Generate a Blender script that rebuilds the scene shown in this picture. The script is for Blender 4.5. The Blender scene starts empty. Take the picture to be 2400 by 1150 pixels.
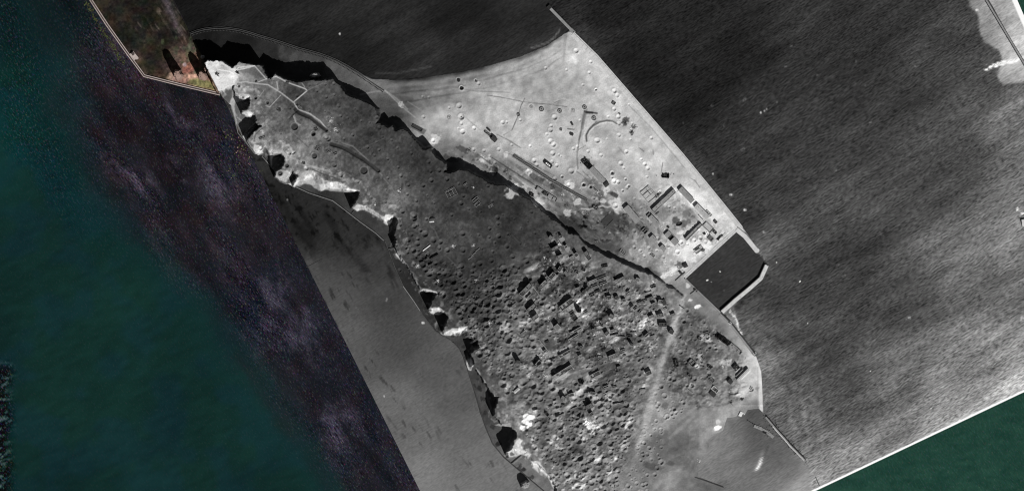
import bpy, math, random
import numpy as np
from mathutils import Vector
random.seed(7)
RNG = np.random.default_rng(11)
C = bpy.context.scene.collection
SC = bpy.context.scene

# ------------------------------------------------------------------ camera, sky, sun, exposure
cam = bpy.data.cameras.new('camera')
cam.sensor_width = 36.0
cam.lens = 180.0
cam.clip_start = 10.0
cam.clip_end = 60000.0
camo = bpy.data.objects.new('camera', cam)
camo.location = (0, 0, 12000)
C.objects.link(camo)
SC.camera = camo

SUN_EL = 42.0
SUN_AZ = 150.0                       # clockwise from the top of the picture
sd = Vector((math.sin(math.radians(SUN_AZ)) * math.cos(math.radians(SUN_EL)),
             math.cos(math.radians(SUN_AZ)) * math.cos(math.radians(SUN_EL)),
             math.sin(math.radians(SUN_EL))))
world = bpy.data.worlds.new('World')
SC.world = world
world.use_nodes = True
wn = world.node_tree
for n in list(wn.nodes): wn.nodes.remove(n)
sky = wn.nodes.new('ShaderNodeTexSky')
sky.sky_type = 'NISHITA'
sky.sun_disc = False
sky.sun_elevation = math.radians(SUN_EL)
sky.sun_rotation = math.radians(SUN_AZ)
sky.air_density = 0.35
sky.dust_density = 0.1
hs = wn.nodes.new('ShaderNodeHueSaturation')
hs.inputs['Saturation'].default_value = 0.12
bg = wn.nodes.new('ShaderNodeBackground')
bg.inputs['Strength'].default_value = 0.05
wo = wn.nodes.new('ShaderNodeOutputWorld')
wn.links.new(sky.outputs[0], hs.inputs['Color'])
wn.links.new(hs.outputs[0], bg.inputs[0])
wn.links.new(bg.outputs[0], wo.inputs[0])
sl = bpy.data.lights.new('sun', 'SUN')
sl.energy = 5.0
sl.angle = math.radians(0.5)
sl.color = (1.0, 0.99, 0.975)
so = bpy.data.objects.new('sun', sl)
so.rotation_euler = sd.to_track_quat('Z', 'Y').to_euler()
so.location = sd * 5000
C.objects.link(so)
SC.view_settings.view_transform = 'Standard'
SC.view_settings.look = 'None'
SC.view_settings.exposure = 0.0
SC.view_settings.gamma = 1.0
SC.view_settings.use_curve_mapping = False
SC.render.filter_size = 1.1
SC.cycles.filter_width = 1.1
KLIT = 1.10                          # radiance of a sunlit flat white ground

# ------------------------------------------------------------------ helpers
def lin(g):
    g = np.clip(np.asarray(g, dtype=float) / 255.0, 0, 1)
    return np.where(g <= 0.04045, g / 12.92, ((g + 0.055) / 1.055) ** 2.4)
def alb(g):
    return np.clip(lin(g) / KLIT, 0.002, 0.85)
def W(x, y, z=0.0):
    return Vector((x - 1200.0, 575.0 - y, z))
def sstep(a, b, v):
    t = np.clip((v - a) / (b - a), 0, 1)
    return t * t * (3 - 2 * t)
_lat = {}
def vnoise(X, Y, scale, seed):
    if seed not in _lat:
        _lat[seed] = np.random.default_rng(1000 + seed).random((512, 512))
    L = _lat[seed]
    x = X / scale + 100.3; y = Y / scale + 100.7
    xi = np.floor(x).astype(int); yi = np.floor(y).astype(int)
    fx = x - xi; fy = y - yi
    fx = fx * fx * (3 - 2 * fx); fy = fy * fy * (3 - 2 * fy)
    a = L[yi % 512, xi % 512]; b = L[yi % 512, (xi + 1) % 512]
    c = L[(yi + 1) % 512, xi % 512]; d = L[(yi + 1) % 512, (xi + 1) % 512]
    return (a * (1 - fx) + b * fx) * (1 - fy) + (c * (1 - fx) + d * fx) * fy - 0.5
def fbm(X, Y, scale, seed, octv=3):
    r = 0; a = 1.0
    for k in range(octv):
        r = r + a * vnoise(X, Y, scale / 2 ** k, seed * 7 + k); a *= 0.55
    return r
def seg_dist(X, Y, a, b):
    ax, ay = a; bx, by = b
    dx = bx - ax; dy = by - ay
    t = np.clip(((X - ax) * dx + (Y - ay) * dy) / (dx * dx + dy * dy + 1e-9), 0, 1)
    return (X - ax - t * dx) ** 2 + (Y - ay - t * dy) ** 2, t
def line_dist(X, Y, pts):
    d = None
    for a, b in zip(pts[:-1], pts[1:]):
        e, _ = seg_dist(X, Y, a, b)
        d = e if d is None else np.minimum(d, e)
    return np.sqrt(d)
def poly_sd(X, Y, pts):              # positive inside
    d = line_dist(X, Y, list(pts) + [pts[0]])
    ins = np.zeros(X.shape, bool)
    n = len(pts)
    for i in range(n):
        x1, y1 = pts[i]; x2, y2 = pts[(i + 1) % n]
        if y1 == y2: continue
        c = ((y1 > Y) != (y2 > Y))
        ins ^= c & (X < (x2 - x1) * (Y - y1) / (y2 - y1) + x1)
    return np.where(ins, d, -d)
def idw(X, Y, ctl, s=18.0):
    num = 0; den = 0
    for x, y, g in ctl:
        w = 1.0 / ((X - x) ** 2 + (Y - y) ** 2 + s * s) ** 1.6
        num = num + w * g; den = den + w
    return num / den
def crop(lst, x0, y0, s):
    return [tuple([x0 + p[0] / s, y0 + p[1] / s] + [q / s for q in p[2:]]) for p in lst]
def seam(y): return 407.0 + 0.5026 * y

# ------------------------------------------------------------------ materials
def mat_new(name):
    m = bpy.data.materials.new(name); m.use_nodes = True
    b = m.node_tree.nodes['Principled BSDF']
    return m, m.node_tree, b
def grain_mat(name, g=None, rough=0.95, vary=0.25, scale=0.4, bump=0.4, tint=(1, 1, 1), spec=0.0):
    m, nt, b = mat_new(name)
    N = nt.nodes.new; Lk = nt.links.new
    geo = N('ShaderNodeNewGeometry')
    n1 = N('ShaderNodeTexNoise'); n1.inputs['Scale'].default_value = scale; n1.inputs['Detail'].default_value = 5
    n2 = N('ShaderNodeTexNoise'); n2.inputs['Scale'].default_value = scale * 0.22; n2.inputs['Detail'].default_value = 4
    Lk(geo.outputs['Position'], n1.inputs['Vector']); Lk(geo.outputs['Position'], n2.inputs['Vector'])
    ad = N('ShaderNodeMath'); ad.operation = 'ADD'
    Lk(n1.outputs['Fac'], ad.inputs[0]); Lk(n2.outputs['Fac'], ad.inputs[1])
    mr = N('ShaderNodeMapRange'); mr.inputs['From Min'].default_value = 0.6; mr.inputs['From Max'].default_value = 1.4
    mr.inputs['To Min'].default_value = 1 - vary; mr.inputs['To Max'].default_value = 1 + vary
    Lk(ad.outputs[0], mr.inputs['Value'])
    mx = N('ShaderNodeMix'); mx.data_type = 'RGBA'; mx.blend_type = 'MULTIPLY'; mx.inputs[0].default_value = 1
    if g is None:
        at = N('ShaderNodeAttribute'); at.attribute_name = 'Col'
        Lk(at.outputs['Color'], mx.inputs[6])
    else:
        a = float(alb(g)); mx.inputs[6].default_value = (a * tint[0], a * tint[1], a * tint[2], 1)
    Lk(mr.outputs[0], mx.inputs[7])
    Lk(mx.outputs[2], b.inputs['Base Color'])
    b.inputs['Roughness'].default_value = rough
    b.inputs['Specular IOR Level'].default_value = spec
    bp = N('ShaderNodeBump'); bp.inputs['Strength'].default_value = bump; bp.inputs['Distance'].default_value = 1.0
    Lk(n1.outputs['Fac'], bp.inputs['Height']); Lk(bp.outputs[0], b.inputs['Normal'])
    return m
M_ground = grain_mat('ground_soil', None, vary=0.22, scale=0.35, bump=0.55)
M_conc = grain_mat('pale_concrete', 195, vary=0.18, scale=0.3, bump=0.3)
M_concmid = grain_mat('grey_concrete', 135, vary=0.25, scale=0.3, bump=0.3)
M_concdark = grain_mat('dark_concrete', 70, vary=0.3, scale=0.3)
M_wallst = grain_mat('ruin_masonry', 128, vary=0.35, scale=0.5)
M_wallpale = grain_mat('pale_plaster', 205, vary=0.25, scale=0.5)
M_floor = grain_mat('ruin_floor', 105, vary=0.6, scale=0.5, bump=0.8)
M_floordk = grain_mat('burnt_shaded_floor', 62, vary=0.6, scale=0.5, bump=0.8)  # burnt floors; in roofless shells the dark paints interior shade
M_roof = grain_mat('roof_felt', 135, vary=0.18, scale=0.4)
M_roofpale = grain_mat('roof_pale', 170, vary=0.25, scale=0.3)
M_roofdk = grain_mat('roof_dark', 62, vary=0.25, scale=0.4)
M_seawall = grain_mat('wet_sea_wall', 68, vary=0.45, scale=0.25)
M_iron = grain_mat('rusty_iron', 48, vary=0.3, scale=0.8)
M_white = grain_mat('white_paint', 235, vary=0.08, scale=0.5, bump=0.1)
M_rubble = grain_mat('rubble_stone', 200, vary=0.45, scale=0.6)
M_rubdark = grain_mat('rubble_brick', 108, vary=0.5, scale=0.6)
M_rock = grain_mat('cliff_rock', 140, vary=0.35, scale=0.2, bump=0.8)
M_redrock = grain_mat('red_sandstone', 128, vary=0.35, scale=0.2, bump=0.8, tint=(1.25, 0.86, 0.72))
M_pinkconc = grain_mat('weathered_pink_concrete', 168, vary=0.2, scale=0.3, tint=(1.12, 0.96, 0.9))
M_browncon = grain_mat('brown_concrete', 72, vary=0.25, scale=0.3, tint=(1.2, 0.95, 0.9))
M_algae = grain_mat('green_algae_rock', 74, vary=0.4, scale=0.4, tint=(0.95, 1.25, 0.45))
M_weed = grain_mat('brown_weed_rock', 58, vary=0.5, scale=0.4, tint=(1.15, 1.05, 0.6))
M_timber = grain_mat('dark_timber', 60, vary=0.3, scale=0.6)

# ------------------------------------------------------------------ object helpers
def link(o, parent=None):
    C.objects.link(o)
    if parent: o.parent = parent
    return o
def mesh_obj(name, V, F, m, parent=None):
    me = bpy.data.meshes.new(name)
    me.from_pydata([tuple(v) for v in V], [], F)
    me.materials.append(m); me.update()
    return link(bpy.data.objects.new(name, me), parent)
def tag(o, label=None, cat=None, group=None, kind=None):
    if label:
        o['label'] = label
        if not kind: o['kind'] = 'thing'
    if cat: o['category'] = cat
    if group: o['group'] = group
    if kind: o['kind'] = kind
    return o
def empty(name, loc, rz=0.0):
    o = bpy.data.objects.new(name, None); o.location = loc; o.rotation_euler = (0, 0, rz)
    return link(o)
def box_vf(cx, cy, cz, sx, sy, sz, V, F, rz=0.0, top=1.0):
    c, s = math.cos(rz), math.sin(rz)
    b = len(V)
    for z, k in ((-0.5, 1.0), (0.5, top)):
        for x, y in ((-0.5, -0.5), (0.5, -0.5), (0.5, 0.5), (-0.5, 0.5)):
            X = x * sx * k; Y = y * sy * k
            V.append((cx + c * X - s * Y, cy + s * X + c * Y, cz + z * sz))
    F += [(b + 3, b + 2, b + 1, b), (b + 4, b + 5, b + 6, b + 7)]
    for i in range(4):
        j = (i + 1) % 4
        F.append((b + i, b + j, b + 4 + j, b + 4 + i))
def box(name, c, s, m, parent=None, rz=0.0, top=1.0):
    V, F = [], []
    box_vf(*c, *s, V, F, rz, top)
    return mesh_obj(name, V, F, m, parent)
def offset_poly(pts, off):           # pts in world xy
    out = []
    n = len(pts)
    for i in range(n):
        a = Vector(pts[max(i - 1, 0)]); b = Vector(pts[min(i + 1, n - 1)]); p = Vector(pts[i])
        t = (b - a); t = t.normalized() if t.length > 0 else Vector((1, 0))
        nrm = Vector((-t.y, t.x))
        out.append((p.x + nrm.x * off, p.y + nrm.y * off))
    return out
def ribbon_vf(pts, w, z0, z1, V, F, off=0.0):   # pts world xy; solid strip
    l = offset_poly(pts, off + w / 2); r = offset_poly(pts, off - w / 2)
    b = len(V); n = len(pts)
    for i in range(n):
        V += [(l[i][0], l[i][1], z0), (r[i][0], r[i][1], z0), (r[i][0], r[i][1], z1), (l[i][0], l[i][1], z1)]
    for i in range(n - 1):
        p = b + 4 * i; q = p + 4
        F += [(p + 3, p + 2, q + 2, q + 3), (p, p + 3, q + 3, q), (p + 2, p + 1, q + 1, q + 2), (p + 1, p, q, q + 1)]
    e = b + 4 * (n - 1)
    F += [(b, b + 1, b + 2, b + 3), (e + 3, e + 2, e + 1, e)]
def wxy(pts): return [(x - 1200.0, 575.0 - y) for x, y in pts]
def loc_pts(pts, o): return [(x - o[0], y - o[1]) for x, y in pts]
def resample(pts, step):
    out = [pts[0]]; acc = 0.0
    for a, b in zip(pts[:-1], pts[1:]):
        L = math.hypot(b[0] - a[0], b[1] - a[1])
        n = max(1, int(round(L / step)))
        for k in range(1, n + 1):
            out.append((a[0] + (b[0] - a[0]) * k / n, a[1] + (b[1] - a[1]) * k / n))
    return out

# ------------------------------------------------------------------ terrain outlines (metres; 1 m = 1 map unit)
LAND = [(190,-60),(212,0),(250,55),(300,125),(338,178),(420,198),(512,220),(541,247),(557,310),(578,335),(597,360),(615,364),
 (640,397),(650,414),(668,427),(688,438),(700,441),(725,453),(780,471),(800,486),(845,521),(880,546),(900,564),(912,590),(925,625),
 (945,670),(970,705),(985,728),(1000,750),(1020,775),(1035,785),(1055,796),(1075,816),(1085,836),(1092,860),(1100,880),(1110,910),
 (1118,935),(1128,970),(1140,1005),(1155,1040),(1180,1070),(1210,1096),(1240,1121),(1275,1150),(1340,1215),(1720,1215),(1697,1142),
 (1636,1115),(1638,1091),(1652,1065),(1662,1045),(1660,1030),(1678,1016),(1695,1007),(1704,979),(1725,976),(1735,961),(1745,972),
 (1752,960),(1779,957),(1790,969),(1788,940),(1786,900),(1784,870),(1776,845),(1770,829),(1715,757),(1690,732),(1605,651),(1725,543),
 (1735,545),(1774,590),(1779,586),(1740,532),(1700,482),(1600,360),(1500,245),(1400,130),(1345,76),(1333,72),(1320,80),(1280,107),
 (1220,132),(1150,152),(1080,168),(1000,180),(920,187),(870,183),(850,174),(840,168),(790,142),(750,127),(700,114),(660,100),(610,85),
 (560,71),(520,66),(480,68),(447,79),(405,0),(375,-60)]
NE = [(483,152),(489,144),(513,144),(527,146),(538,158),(549,159),(562,149),(578,150),(600,154),(615,156),(623,170),(628,186),(637,185),
 (650,176),(656,179),(677,190),(693,195),(712,192),(745,190),(766,189),(785,188),(798,202),(809,221),(827,231),(844,235),(858,241),
 (878,251),(881,260),(885,281),(881,290),(900,295),(907,301),(919,295),(924,306),(931,309),(942,303),(957,309),(968,325),(981,339),
 (987,352),(999,353),(1008,349),(1020,367),(1028,374),(1045,383),(1046,397),(1040,405),(1056,406),(1077,399),(1101,403),(1115,412),
 (1131,419),(1145,430),(1164,435),(1183,435),(1202,446),(1212,453),(1227,462),(1241,468),(1260,487),(1274,500),(1295,515),(1311,524),
 (1323,535),(1332,547),(1353,553),(1370,569),(1382,581),(1403,590),(1419,603),(1440,607),(1461,618),(1480,629),(1502,636),(1520,642),
 (1534,648),(1551,662),(1565,674),(1577,675),(1591,687),(1600,696)]
SE = [(1578,730),(1562,780),(1545,830),(1525,890),(1510,950),(1490,1010),(1470,1070),(1440,1130),(1420,1215)]
SW = [(508,214),(518,212),(527,215),(531,207),(541,203),(552,199),(549,210),(556,222),(562,228),(572,231),(588,229),(588,243),(582,258),
 (570,262),(568,267),(581,272),(599,271),(602,282),(606,292),(614,297),(602,309),(591,317),(580,331),(585,338),(594,348),(602,358),
 (612,361),(618,352),(620,346),(627,350),(631,356),(638,356),(645,359),(662,356),(671,369),(669,380),(663,393),(655,399),(648,404),
 (647,412),(655,421),(668,425),(675,418),(685,398),(703,412),(698,424),(688,434),(705,409),(720,403),(733,400),(745,410),(760,420),
 (775,427),(790,424),(805,430),(818,442),(829,446),(843,449),(841,466),(826,486),(845,480),(860,483),(880,496),(897,509),(912,506),
 (925,505),(932,517),(929,540),(925,553),(931,562),(926,578),(939,600),(953,618),(967,644),(986,676),(1001,681),(1013,680),(1024,686),
 (1020,698),(1013,711),(1007,725),(1025,722),(1041,728),(1051,744),(1046,761),(1037,775),(1045,770),(1062,768),(1082,764),(1094,764),
 (1096,776),(1103,787),(1111,798),(1119,797),(1123,812),(1112,821),(1104,829),(1112,850),(1107,858),(1116,862),(1127,878),(1137,895),
 (1142,902),(1150,915),(1160,927),(1173,929),(1164,944),(1158,971),(1166,978),(1176,990),(1187,996),(1197,996),(1207,1003),(1212,1018),
 (1205,1035),(1199,1051),(1186,1058),(1200,1050),(1215,1050),(1230,1055),(1245,1065),(1258,1082),(1272,1096),(1287,1112),(1298,1126),
 (1305,1150),(1312,1215)]
PLAT = NE + SE + SW[::-1]

STEP = 1.35
gx = np.arange(180, 1962, STEP); gy = np.arange(-62, 1214, STEP)
X, Y = np.meshgrid(gx, gy)
sdL = poly_sd(X, Y, LAND)
# a wavering cliff line instead of straight runs
jx = fbm(X, Y, 9, 41, 3) * 4.0
jy = fbm(X, Y, 9, 42, 3) * 4.0
sdP = poly_sd(X + jx, Y + jy, PLAT)
dNE = line_dist(X, Y, NE); dSW = line_dist(X, Y, SW); dSE = line_dist(X, Y, SE)

NSH = [(840,168),(870,183),(920,187),(1000,180),(1080,168),(1150,152),(1220,132),(1280,107),(1320,80),(1333,72)]
dN = line_dist(X, Y, NSH)
beach = sstep(195, 170, Y) * sstep(840, 900, X) * sstep(1345, 1325, X)
beach = ((dN < 16) & (X > 880)).astype(float)
lag = ((Y > 950) & (X > 1600)).astype(float)
slope = 1.4 * (1 - lag) + 0.16 * lag
cap = np.where(X < seam(Y), 1.0, 3.4)
cap = np.where((dSW < dNE) & (sdP < 0) & (X > seam(Y)) & (X < 1330), 2.0, cap)
zlow = np.clip(sdL * slope, -3, 200)
zlow = np.minimum(zlow, 0.055 * dN + np.where(sdL < 0, -3, 0) + 5 * sstep(915, 860, X) + 5 * sstep(1318, 1338, X) + 20 * (Y > 330))
zlow = np.minimum(zlow, cap) + 0.25 * fbm(X, Y, 30, 3)
zlow = zlow + np.where((sdP < 0) & (dNE < dSW), 2.0 * np.exp(-dNE / 14.0) * sstep(0, 8, sdL), 0)
ne_z = np.interp(X, [480, 650, 720, 800, 850, 1000, 1150, 1250, 1320, 1380, 1480, 1540, 1600], [60, 58, 55, 46, 41, 37, 37, 32, 28, 23, 24, 21, 13])
sw_z = np.interp(X, [500, 600, 700, 830, 930, 1000, 1050, 1110, 1160, 1205, 1240, 1300, 1400], [42, 42, 40, 38, 34, 42, 41, 38, 42, 50, 30, 15, 13])
se_z = np.interp(Y, [690, 800, 900, 1000, 1150], [9, 14, 15, 14, 12])
wa = 1 / (dNE + 12) ** 1.5; wb = 1 / (dSW + 12) ** 1.5; wc = 1 / (dSE + 12) ** 1.5
zplat = (ne_z * wa + sw_z * wb + se_z * wc) / (wa + wb + wc)
zplat = zplat + 1.2 * fbm(X, Y, 45, 5) + 0.35 * fbm(X, Y, 9, 6)
wid = np.full(X.shape, 4.0)
def widen(pts, w, soft=8):
    global wid
    m = sstep(-soft, soft, poly_sd(X, Y, pts)); wid = wid * (1 - m) + w * m
widen([(693,436),(700,400),(735,392),(770,415),(820,425),(830,448),(815,455),(760,450)], 18)
widen([(830,492),(835,472),(905,500),(912,520),(890,515)], 12)
widen([(896,518),(900,498),(930,500),(915,520)], 10)
widen([(1010,730),(1012,714),(1045,720),(1040,735)], 9, 4)
widen([(1038,788),(1045,760),(1100,755),(1100,790),(1075,800)], 16, 5)
widen([(1090,870),(1095,832),(1108,845),(1112,870)], 9, 4)
widen([(1186,1075),(1192,1052),(1235,1040),(1262,1075),(1240,1100)], 16)
widen([(1586,340),(600,330),(622,345),(610,372)], 8, 4)
widen([(640,415),(650,400),(690,405),(680,440)], 7, 3)
widen([(875,255),(895,252),(890,288),(872,285)], 12, 4)
wid = np.where((dSE < dNE) & (dSE < dSW) & (X > 1440), 26.0, wid)
mtop = sstep(-1.0, 1.0, (sdP + wid * 0.5) / (wid * 0.5 + 0.5))
Z = zlow + np.maximum(zplat - zlow, 0) * mtop
# talus streaks and ledges on the steep ground
steep0 = (mtop > 0.02) & (mtop < 0.98)
Z = Z + np.where(steep0, 1.6 * fbm(X, Y, 7, 8, 2), 0)
onplat = mtop > 0.5

# ------------------------------------------------------------------ ground tone (a reflectance map in display grey)
PC = [(500,165,185),(520,175,200),(545,190,150),(580,170,125),(560,210,120),(610,180,78),(640,210,82),(690,210,60),(700,260,68),(600,250,108),
 (620,300,105),(660,330,110),(720,330,105),(700,300,95),(640,300,92),(760,370,95),(700,370,118),(800,400,90),(850,420,80),(750,250,62),
 (800,230,58),(850,280,57),(900,330,55),(850,330,60),(950,370,53),(1000,400,50),(900,420,66),(880,460,75),(925,470,105),(950,520,66),
 (1050,440,49),(1100,440,47),(1150,480,46),(1200,500,44),(1250,520,48),(1100,520,62),(1000,520,66),(1000,580,62),(1100,580,58),
 (1200,560,47),(1250,570,52),(1300,560,62),(1350,570,76),(1330,610,88),(1250,620,78),(1150,620,62),(1050,650,62),(1000,640,60),
 (1100,700,74),(1200,680,84),(1240,740,100),(1180,760,100),(1130,800,90),(1180,830,112),(1250,830,118),(1300,780,102),(1350,680,95),
 (1330,670,78),(1400,620,98),(1450,650,112),(1500,680,120),(1540,670,128),(1400,740,116),(1360,720,130),(1450,780,104),(1500,760,112),
 (1550,740,128),(1400,820,98),(1450,870,86),(1500,830,106),(1380,900,100),(1300,900,112),(1250,900,108),(1200,900,102),(1150,870,84),
 (1250,960,126),(1350,950,98),(1450,930,94),(1420,990,118),(1300,1000,104),(1250,1040,112),(1350,1050,112),(1450,1060,116),(1400,1110,128),
 (1330,1120,122),(1500,980,132),(1530,900,128),(1560,830,130)]
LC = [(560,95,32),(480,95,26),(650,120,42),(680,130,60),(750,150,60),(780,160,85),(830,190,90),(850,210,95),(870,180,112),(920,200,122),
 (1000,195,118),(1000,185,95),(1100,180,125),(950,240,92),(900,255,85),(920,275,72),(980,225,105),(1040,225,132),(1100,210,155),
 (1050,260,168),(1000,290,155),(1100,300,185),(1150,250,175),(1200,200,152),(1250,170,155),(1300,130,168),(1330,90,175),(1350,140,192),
 (1250,220,152),(1300,200,162),(1200,280,168),(1250,300,168),(1400,200,178),(1450,260,192),(1400,300,168),(1350,300,168),(1300,340,163),
 (1250,350,168),(1400,350,178),(1450,350,168),(1500,400,172),(1550,370,182),(1450,400,163),(1450,440,163),(1500,440,177),(1350,400,153),
 (1300,380,168),(1200,350,163),(1150,330,168),(1100,350,142),(1060,370,98),(1060,385,72),(1120,380,122),(1180,400,127),(1220,430,142),
 (1260,470,165),(1300,470,112),(1250,420,122),(1340,450,132),(1300,440,117),(1380,500,95),(1340,530,60),(1400,540,80),(1440,520,85),
 (1480,520,97),(1480,560,107),(1420,570,88),(1450,590,107),(1500,600,143),(1540,620,122),(1560,600,153),(1600,560,165),(1590,500,132),
 (1620,510,142),(1650,480,215),(1620,460,205),(1580,450,172),(1530,450,163),(1550,500,142),(1640,540,195),(1680,520,200),(1700,540,190),
 (1620,600,172),(1640,580,225),(1600,610,200),(1560,640,170),(1590,660,140),(1610,680,140),
 (1640,720,122),(1620,760,112),(1680,760,118),(1650,800,106),(1700,840,132),(1760,830,178),(1775,880,198),(1760,920,188),(1720,920,143),
 (1650,880,115),(1620,920,118),(1600,860,96),(1580,780,122),(1600,950,128),(1560,960,143),(1650,960,138),(1700,960,148),(1770,950,122),
 (1560,1020,128),(1620,1030,122),(1540,1080,118),(1600,1100,106),(1560,1130,128),(1660,1170,100),(1460,1150,133),(1480,1000,133),(1720,735,190),(1722,765,150),
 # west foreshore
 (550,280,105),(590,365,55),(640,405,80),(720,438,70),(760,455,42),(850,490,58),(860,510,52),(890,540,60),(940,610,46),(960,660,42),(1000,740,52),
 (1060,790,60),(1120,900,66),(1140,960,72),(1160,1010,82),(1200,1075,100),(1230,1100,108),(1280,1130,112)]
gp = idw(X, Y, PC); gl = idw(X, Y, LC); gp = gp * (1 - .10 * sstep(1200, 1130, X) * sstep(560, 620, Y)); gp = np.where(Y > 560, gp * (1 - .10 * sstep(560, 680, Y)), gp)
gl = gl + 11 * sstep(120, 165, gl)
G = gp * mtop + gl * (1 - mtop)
town = poly_sd(X, Y, [(930,560),(1010,590),(1120,640),(1230,590),(1320,585),(1400,615),(1560,690),(1585,720),(1560,790),(1540,850),(1505,970),
                      (1470,1060),(1440,1160),(1320,1160),(1280,1090),(1215,1010),(1185,930),(1135,870),(1090,770),(1030,690),(960,600)])
townm = sstep(-15, 25, town)
yard = sstep(-10, 20, poly_sd(X, Y, [(1600,700),(1690,760),(1760,850),(1760,930),(1690,960),(1580,960),(1545,860),(1570,780)]))

STR = 1.0
def paint(mask, g, k=1.0):
    global G
    G = G * (1 - mask * k) + g * mask * k
def win(x0, x1, y0, y1):
    i0 = max(int((y0 - gy[0]) / STEP), 0); i1 = min(int((y1 - gy[0]) / STEP) + 2, len(gy))
    j0 = max(int((x0 - gx[0]) / STEP), 0); j1 = min(int((x1 - gx[0]) / STEP) + 2, len(gx))
    return slice(i0, i1), slice(j0, j1)
def pline(pts, w, g, k=1.0, soft=1.0, wob=0.0):
    xs = [p[0] for p in pts]; ys = [p[1] for p in pts]
    s = win(min(xs) - w - 6, max(xs) + w + 6, min(ys) - w - 6, max(ys) + w + 6)
    d = line_dist(X[s], Y[s], pts)
    if wob: d = d + wob * fbm(X[s], Y[s], 12, 77)
    m = sstep(w / 2 + soft, w / 2 - soft, d) * k
    G[s] = G[s] * (1 - m) + g * m
def ppoly(pts, g, k=1.0, soft=2.0, wob=0.0):
    xs = [p[0] for p in pts]; ys = [p[1] for p in pts]
    s = win(min(xs) - 12, max(xs) + 12, min(ys) - 12, max(ys) + 12)
    d = poly_sd(X[s], Y[s], pts)
    if wob: d = d + wob * fbm(X[s], Y[s], 14, 78)
    m = sstep(-soft, soft, d) * k
    G[s] = G[s] * (1 - m) + g * m
def pblob(x, y, r, g, k=1.0, wob=0.6, ry=None, rot=0.0):
    ry = ry or r
    R = max(r, ry) * 2.2
    s = win(x - R, x + R, y - R, y + R)
    a = math.radians(rot)
    dx = (X[s] - x) * math.cos(a) + (Y[s] - y) * math.sin(a); dy = -(X[s] - x) * math.sin(a) + (Y[s] - y) * math.cos(a)
    d = np.sqrt((dx / r) ** 2 + (dy / ry) ** 2) + wob * fbm(X[s], Y[s], max(r, ry) * 0.6, 79)
    m = sstep(1.25, 0.65, d) * k
    G[s] = G[s] * (1 - m) + g * m

# broad mottling of turf, sand and rubble ground
G = G * (1 + 0.16 * fbm(X, Y, 60, 21) + 0.14 * fbm(X, Y, 14, 22) * (1 + 1.2 * townm))
# fine streaks that run from lower left to upper right over the plateau and the town
U = (X * 0.86 - Y * 0.5); Vv = (X * 0.5 + Y * 0.86)
G = G * (1 + 0.22 * fbm(U / 2.6, Vv, 7, 24) * (0.35 + townm))
G = G * (1 - .13 * yard) + yard * (44 * fbm(X, Y, 13, 26, 3) + 30 * sstep(.2, .6, fbm(X, Y, 9, 27, 3)) - 22 * sstep(.15, .5, fbm(X, Y, 10, 28, 3)))
qtr = sstep(-12, 18, poly_sd(X, Y, [(1470,470),(1520,430),(1600,430),(1700,520),(1720,540),(1605,650),(1540,640),(1440,600),(1450,520)])) * (1 - mtop)
G = G + qtr * (42 * fbm(X, Y, 22, 29, 3) + 34 * sstep(.1, .5, fbm(X, Y, 8, 31, 3)) - 38 * sstep(.2, .55, fbm(X, Y, 9, 32, 3)))
foot = sstep(-8, 20, poly_sd(X, Y, [(1040,350),(1120,350),(1330,430),(1480,480),(1480,560),(1400,580),(1320,525),(1240,465),(1100,400)])) * (1 - mtop)
cf = fbm((X * .83 + Y * .56) / 2.4, (Y * .83 - X * .56), 7, 33, 3)
G = G + foot * (50 * cf + 60 * sstep(.25, .6, fbm(X, Y, 9, 34, 3)) - 62 * sstep(.15, .5, fbm(X, Y, 11, 35, 3)))
turf = (mtop > .9) * (1 - townm)
G = G * (1 + turf * (.36 * fbm(X, Y, 5, 36, 2) + .34 * fbm(U / 2, Vv, 28, 44, 3))) + 6 * turf
upt = sstep(-8, 20, poly_sd(X, Y, [(1260,560),(1330,590),(1400,615),(1560,690),(1580,720),(1555,790),(1540,840),(1400,850),(1250,860),(1220,700)]))
G = G + upt * (30 * fbm(U / 1.6, Vv, 10, 37, 3) + 60 * sstep(.28, .6, fbm(X, Y, 5, 38, 3)) - 36 * sstep(.2, .5, fbm(X, Y, 7, 39, 3)))
shore = sstep(-10, 30, poly_sd(X, Y, [(1520,940),(1600,960),(1720,975),(1660,1040),(1630,1110),(1560,1160),(1490,1120)]))
G = G + shore * (34 * fbm(U / 2.2, Vv, 22, 40, 3) + 14 * fbm(X, Y, 6, 43, 2) + 6)
# chalky spoil in the bombed town
sp = fbm(U / 1.7, Vv, 20, 25, 4)
G = G * (1 + .06 * townm) + townm * np.clip(gp / 100, .4, 1.2) ** 1.5 * (85 * sstep(0.2, 0.6, sp) - 34 * sstep(0.12, 0.55, -sp))
# beach lines
Yb = Y - np.interp(X, [860, 920, 1000, 1080, 1150, 1220, 1280, 1320], [183, 187, 180, 168, 152, 132, 107, 80])
bm = (X > 870) & (X < 1335) & (Yb < 95) & (~onplat)
for off, amp, w in ((2, 95, 8), (14, -12, 5), (22, 20, 4), (33, 36, 2.2), (36, -10, 4), (52, 30, 2.5), (68, 14, 4)):
    Gb = np.exp(-((Yb - off - 5 * fbm(X, Y * 3, 70, 30 + int(off))) / w) ** 2)
    G = G - np.where(bm, sstep(870, 960, X) * sstep(1335, 1300, X) * amp * Gb * (0.65 + 0.7 * vnoise(X, Y, 45, 60 + int(off))), 0)
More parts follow.
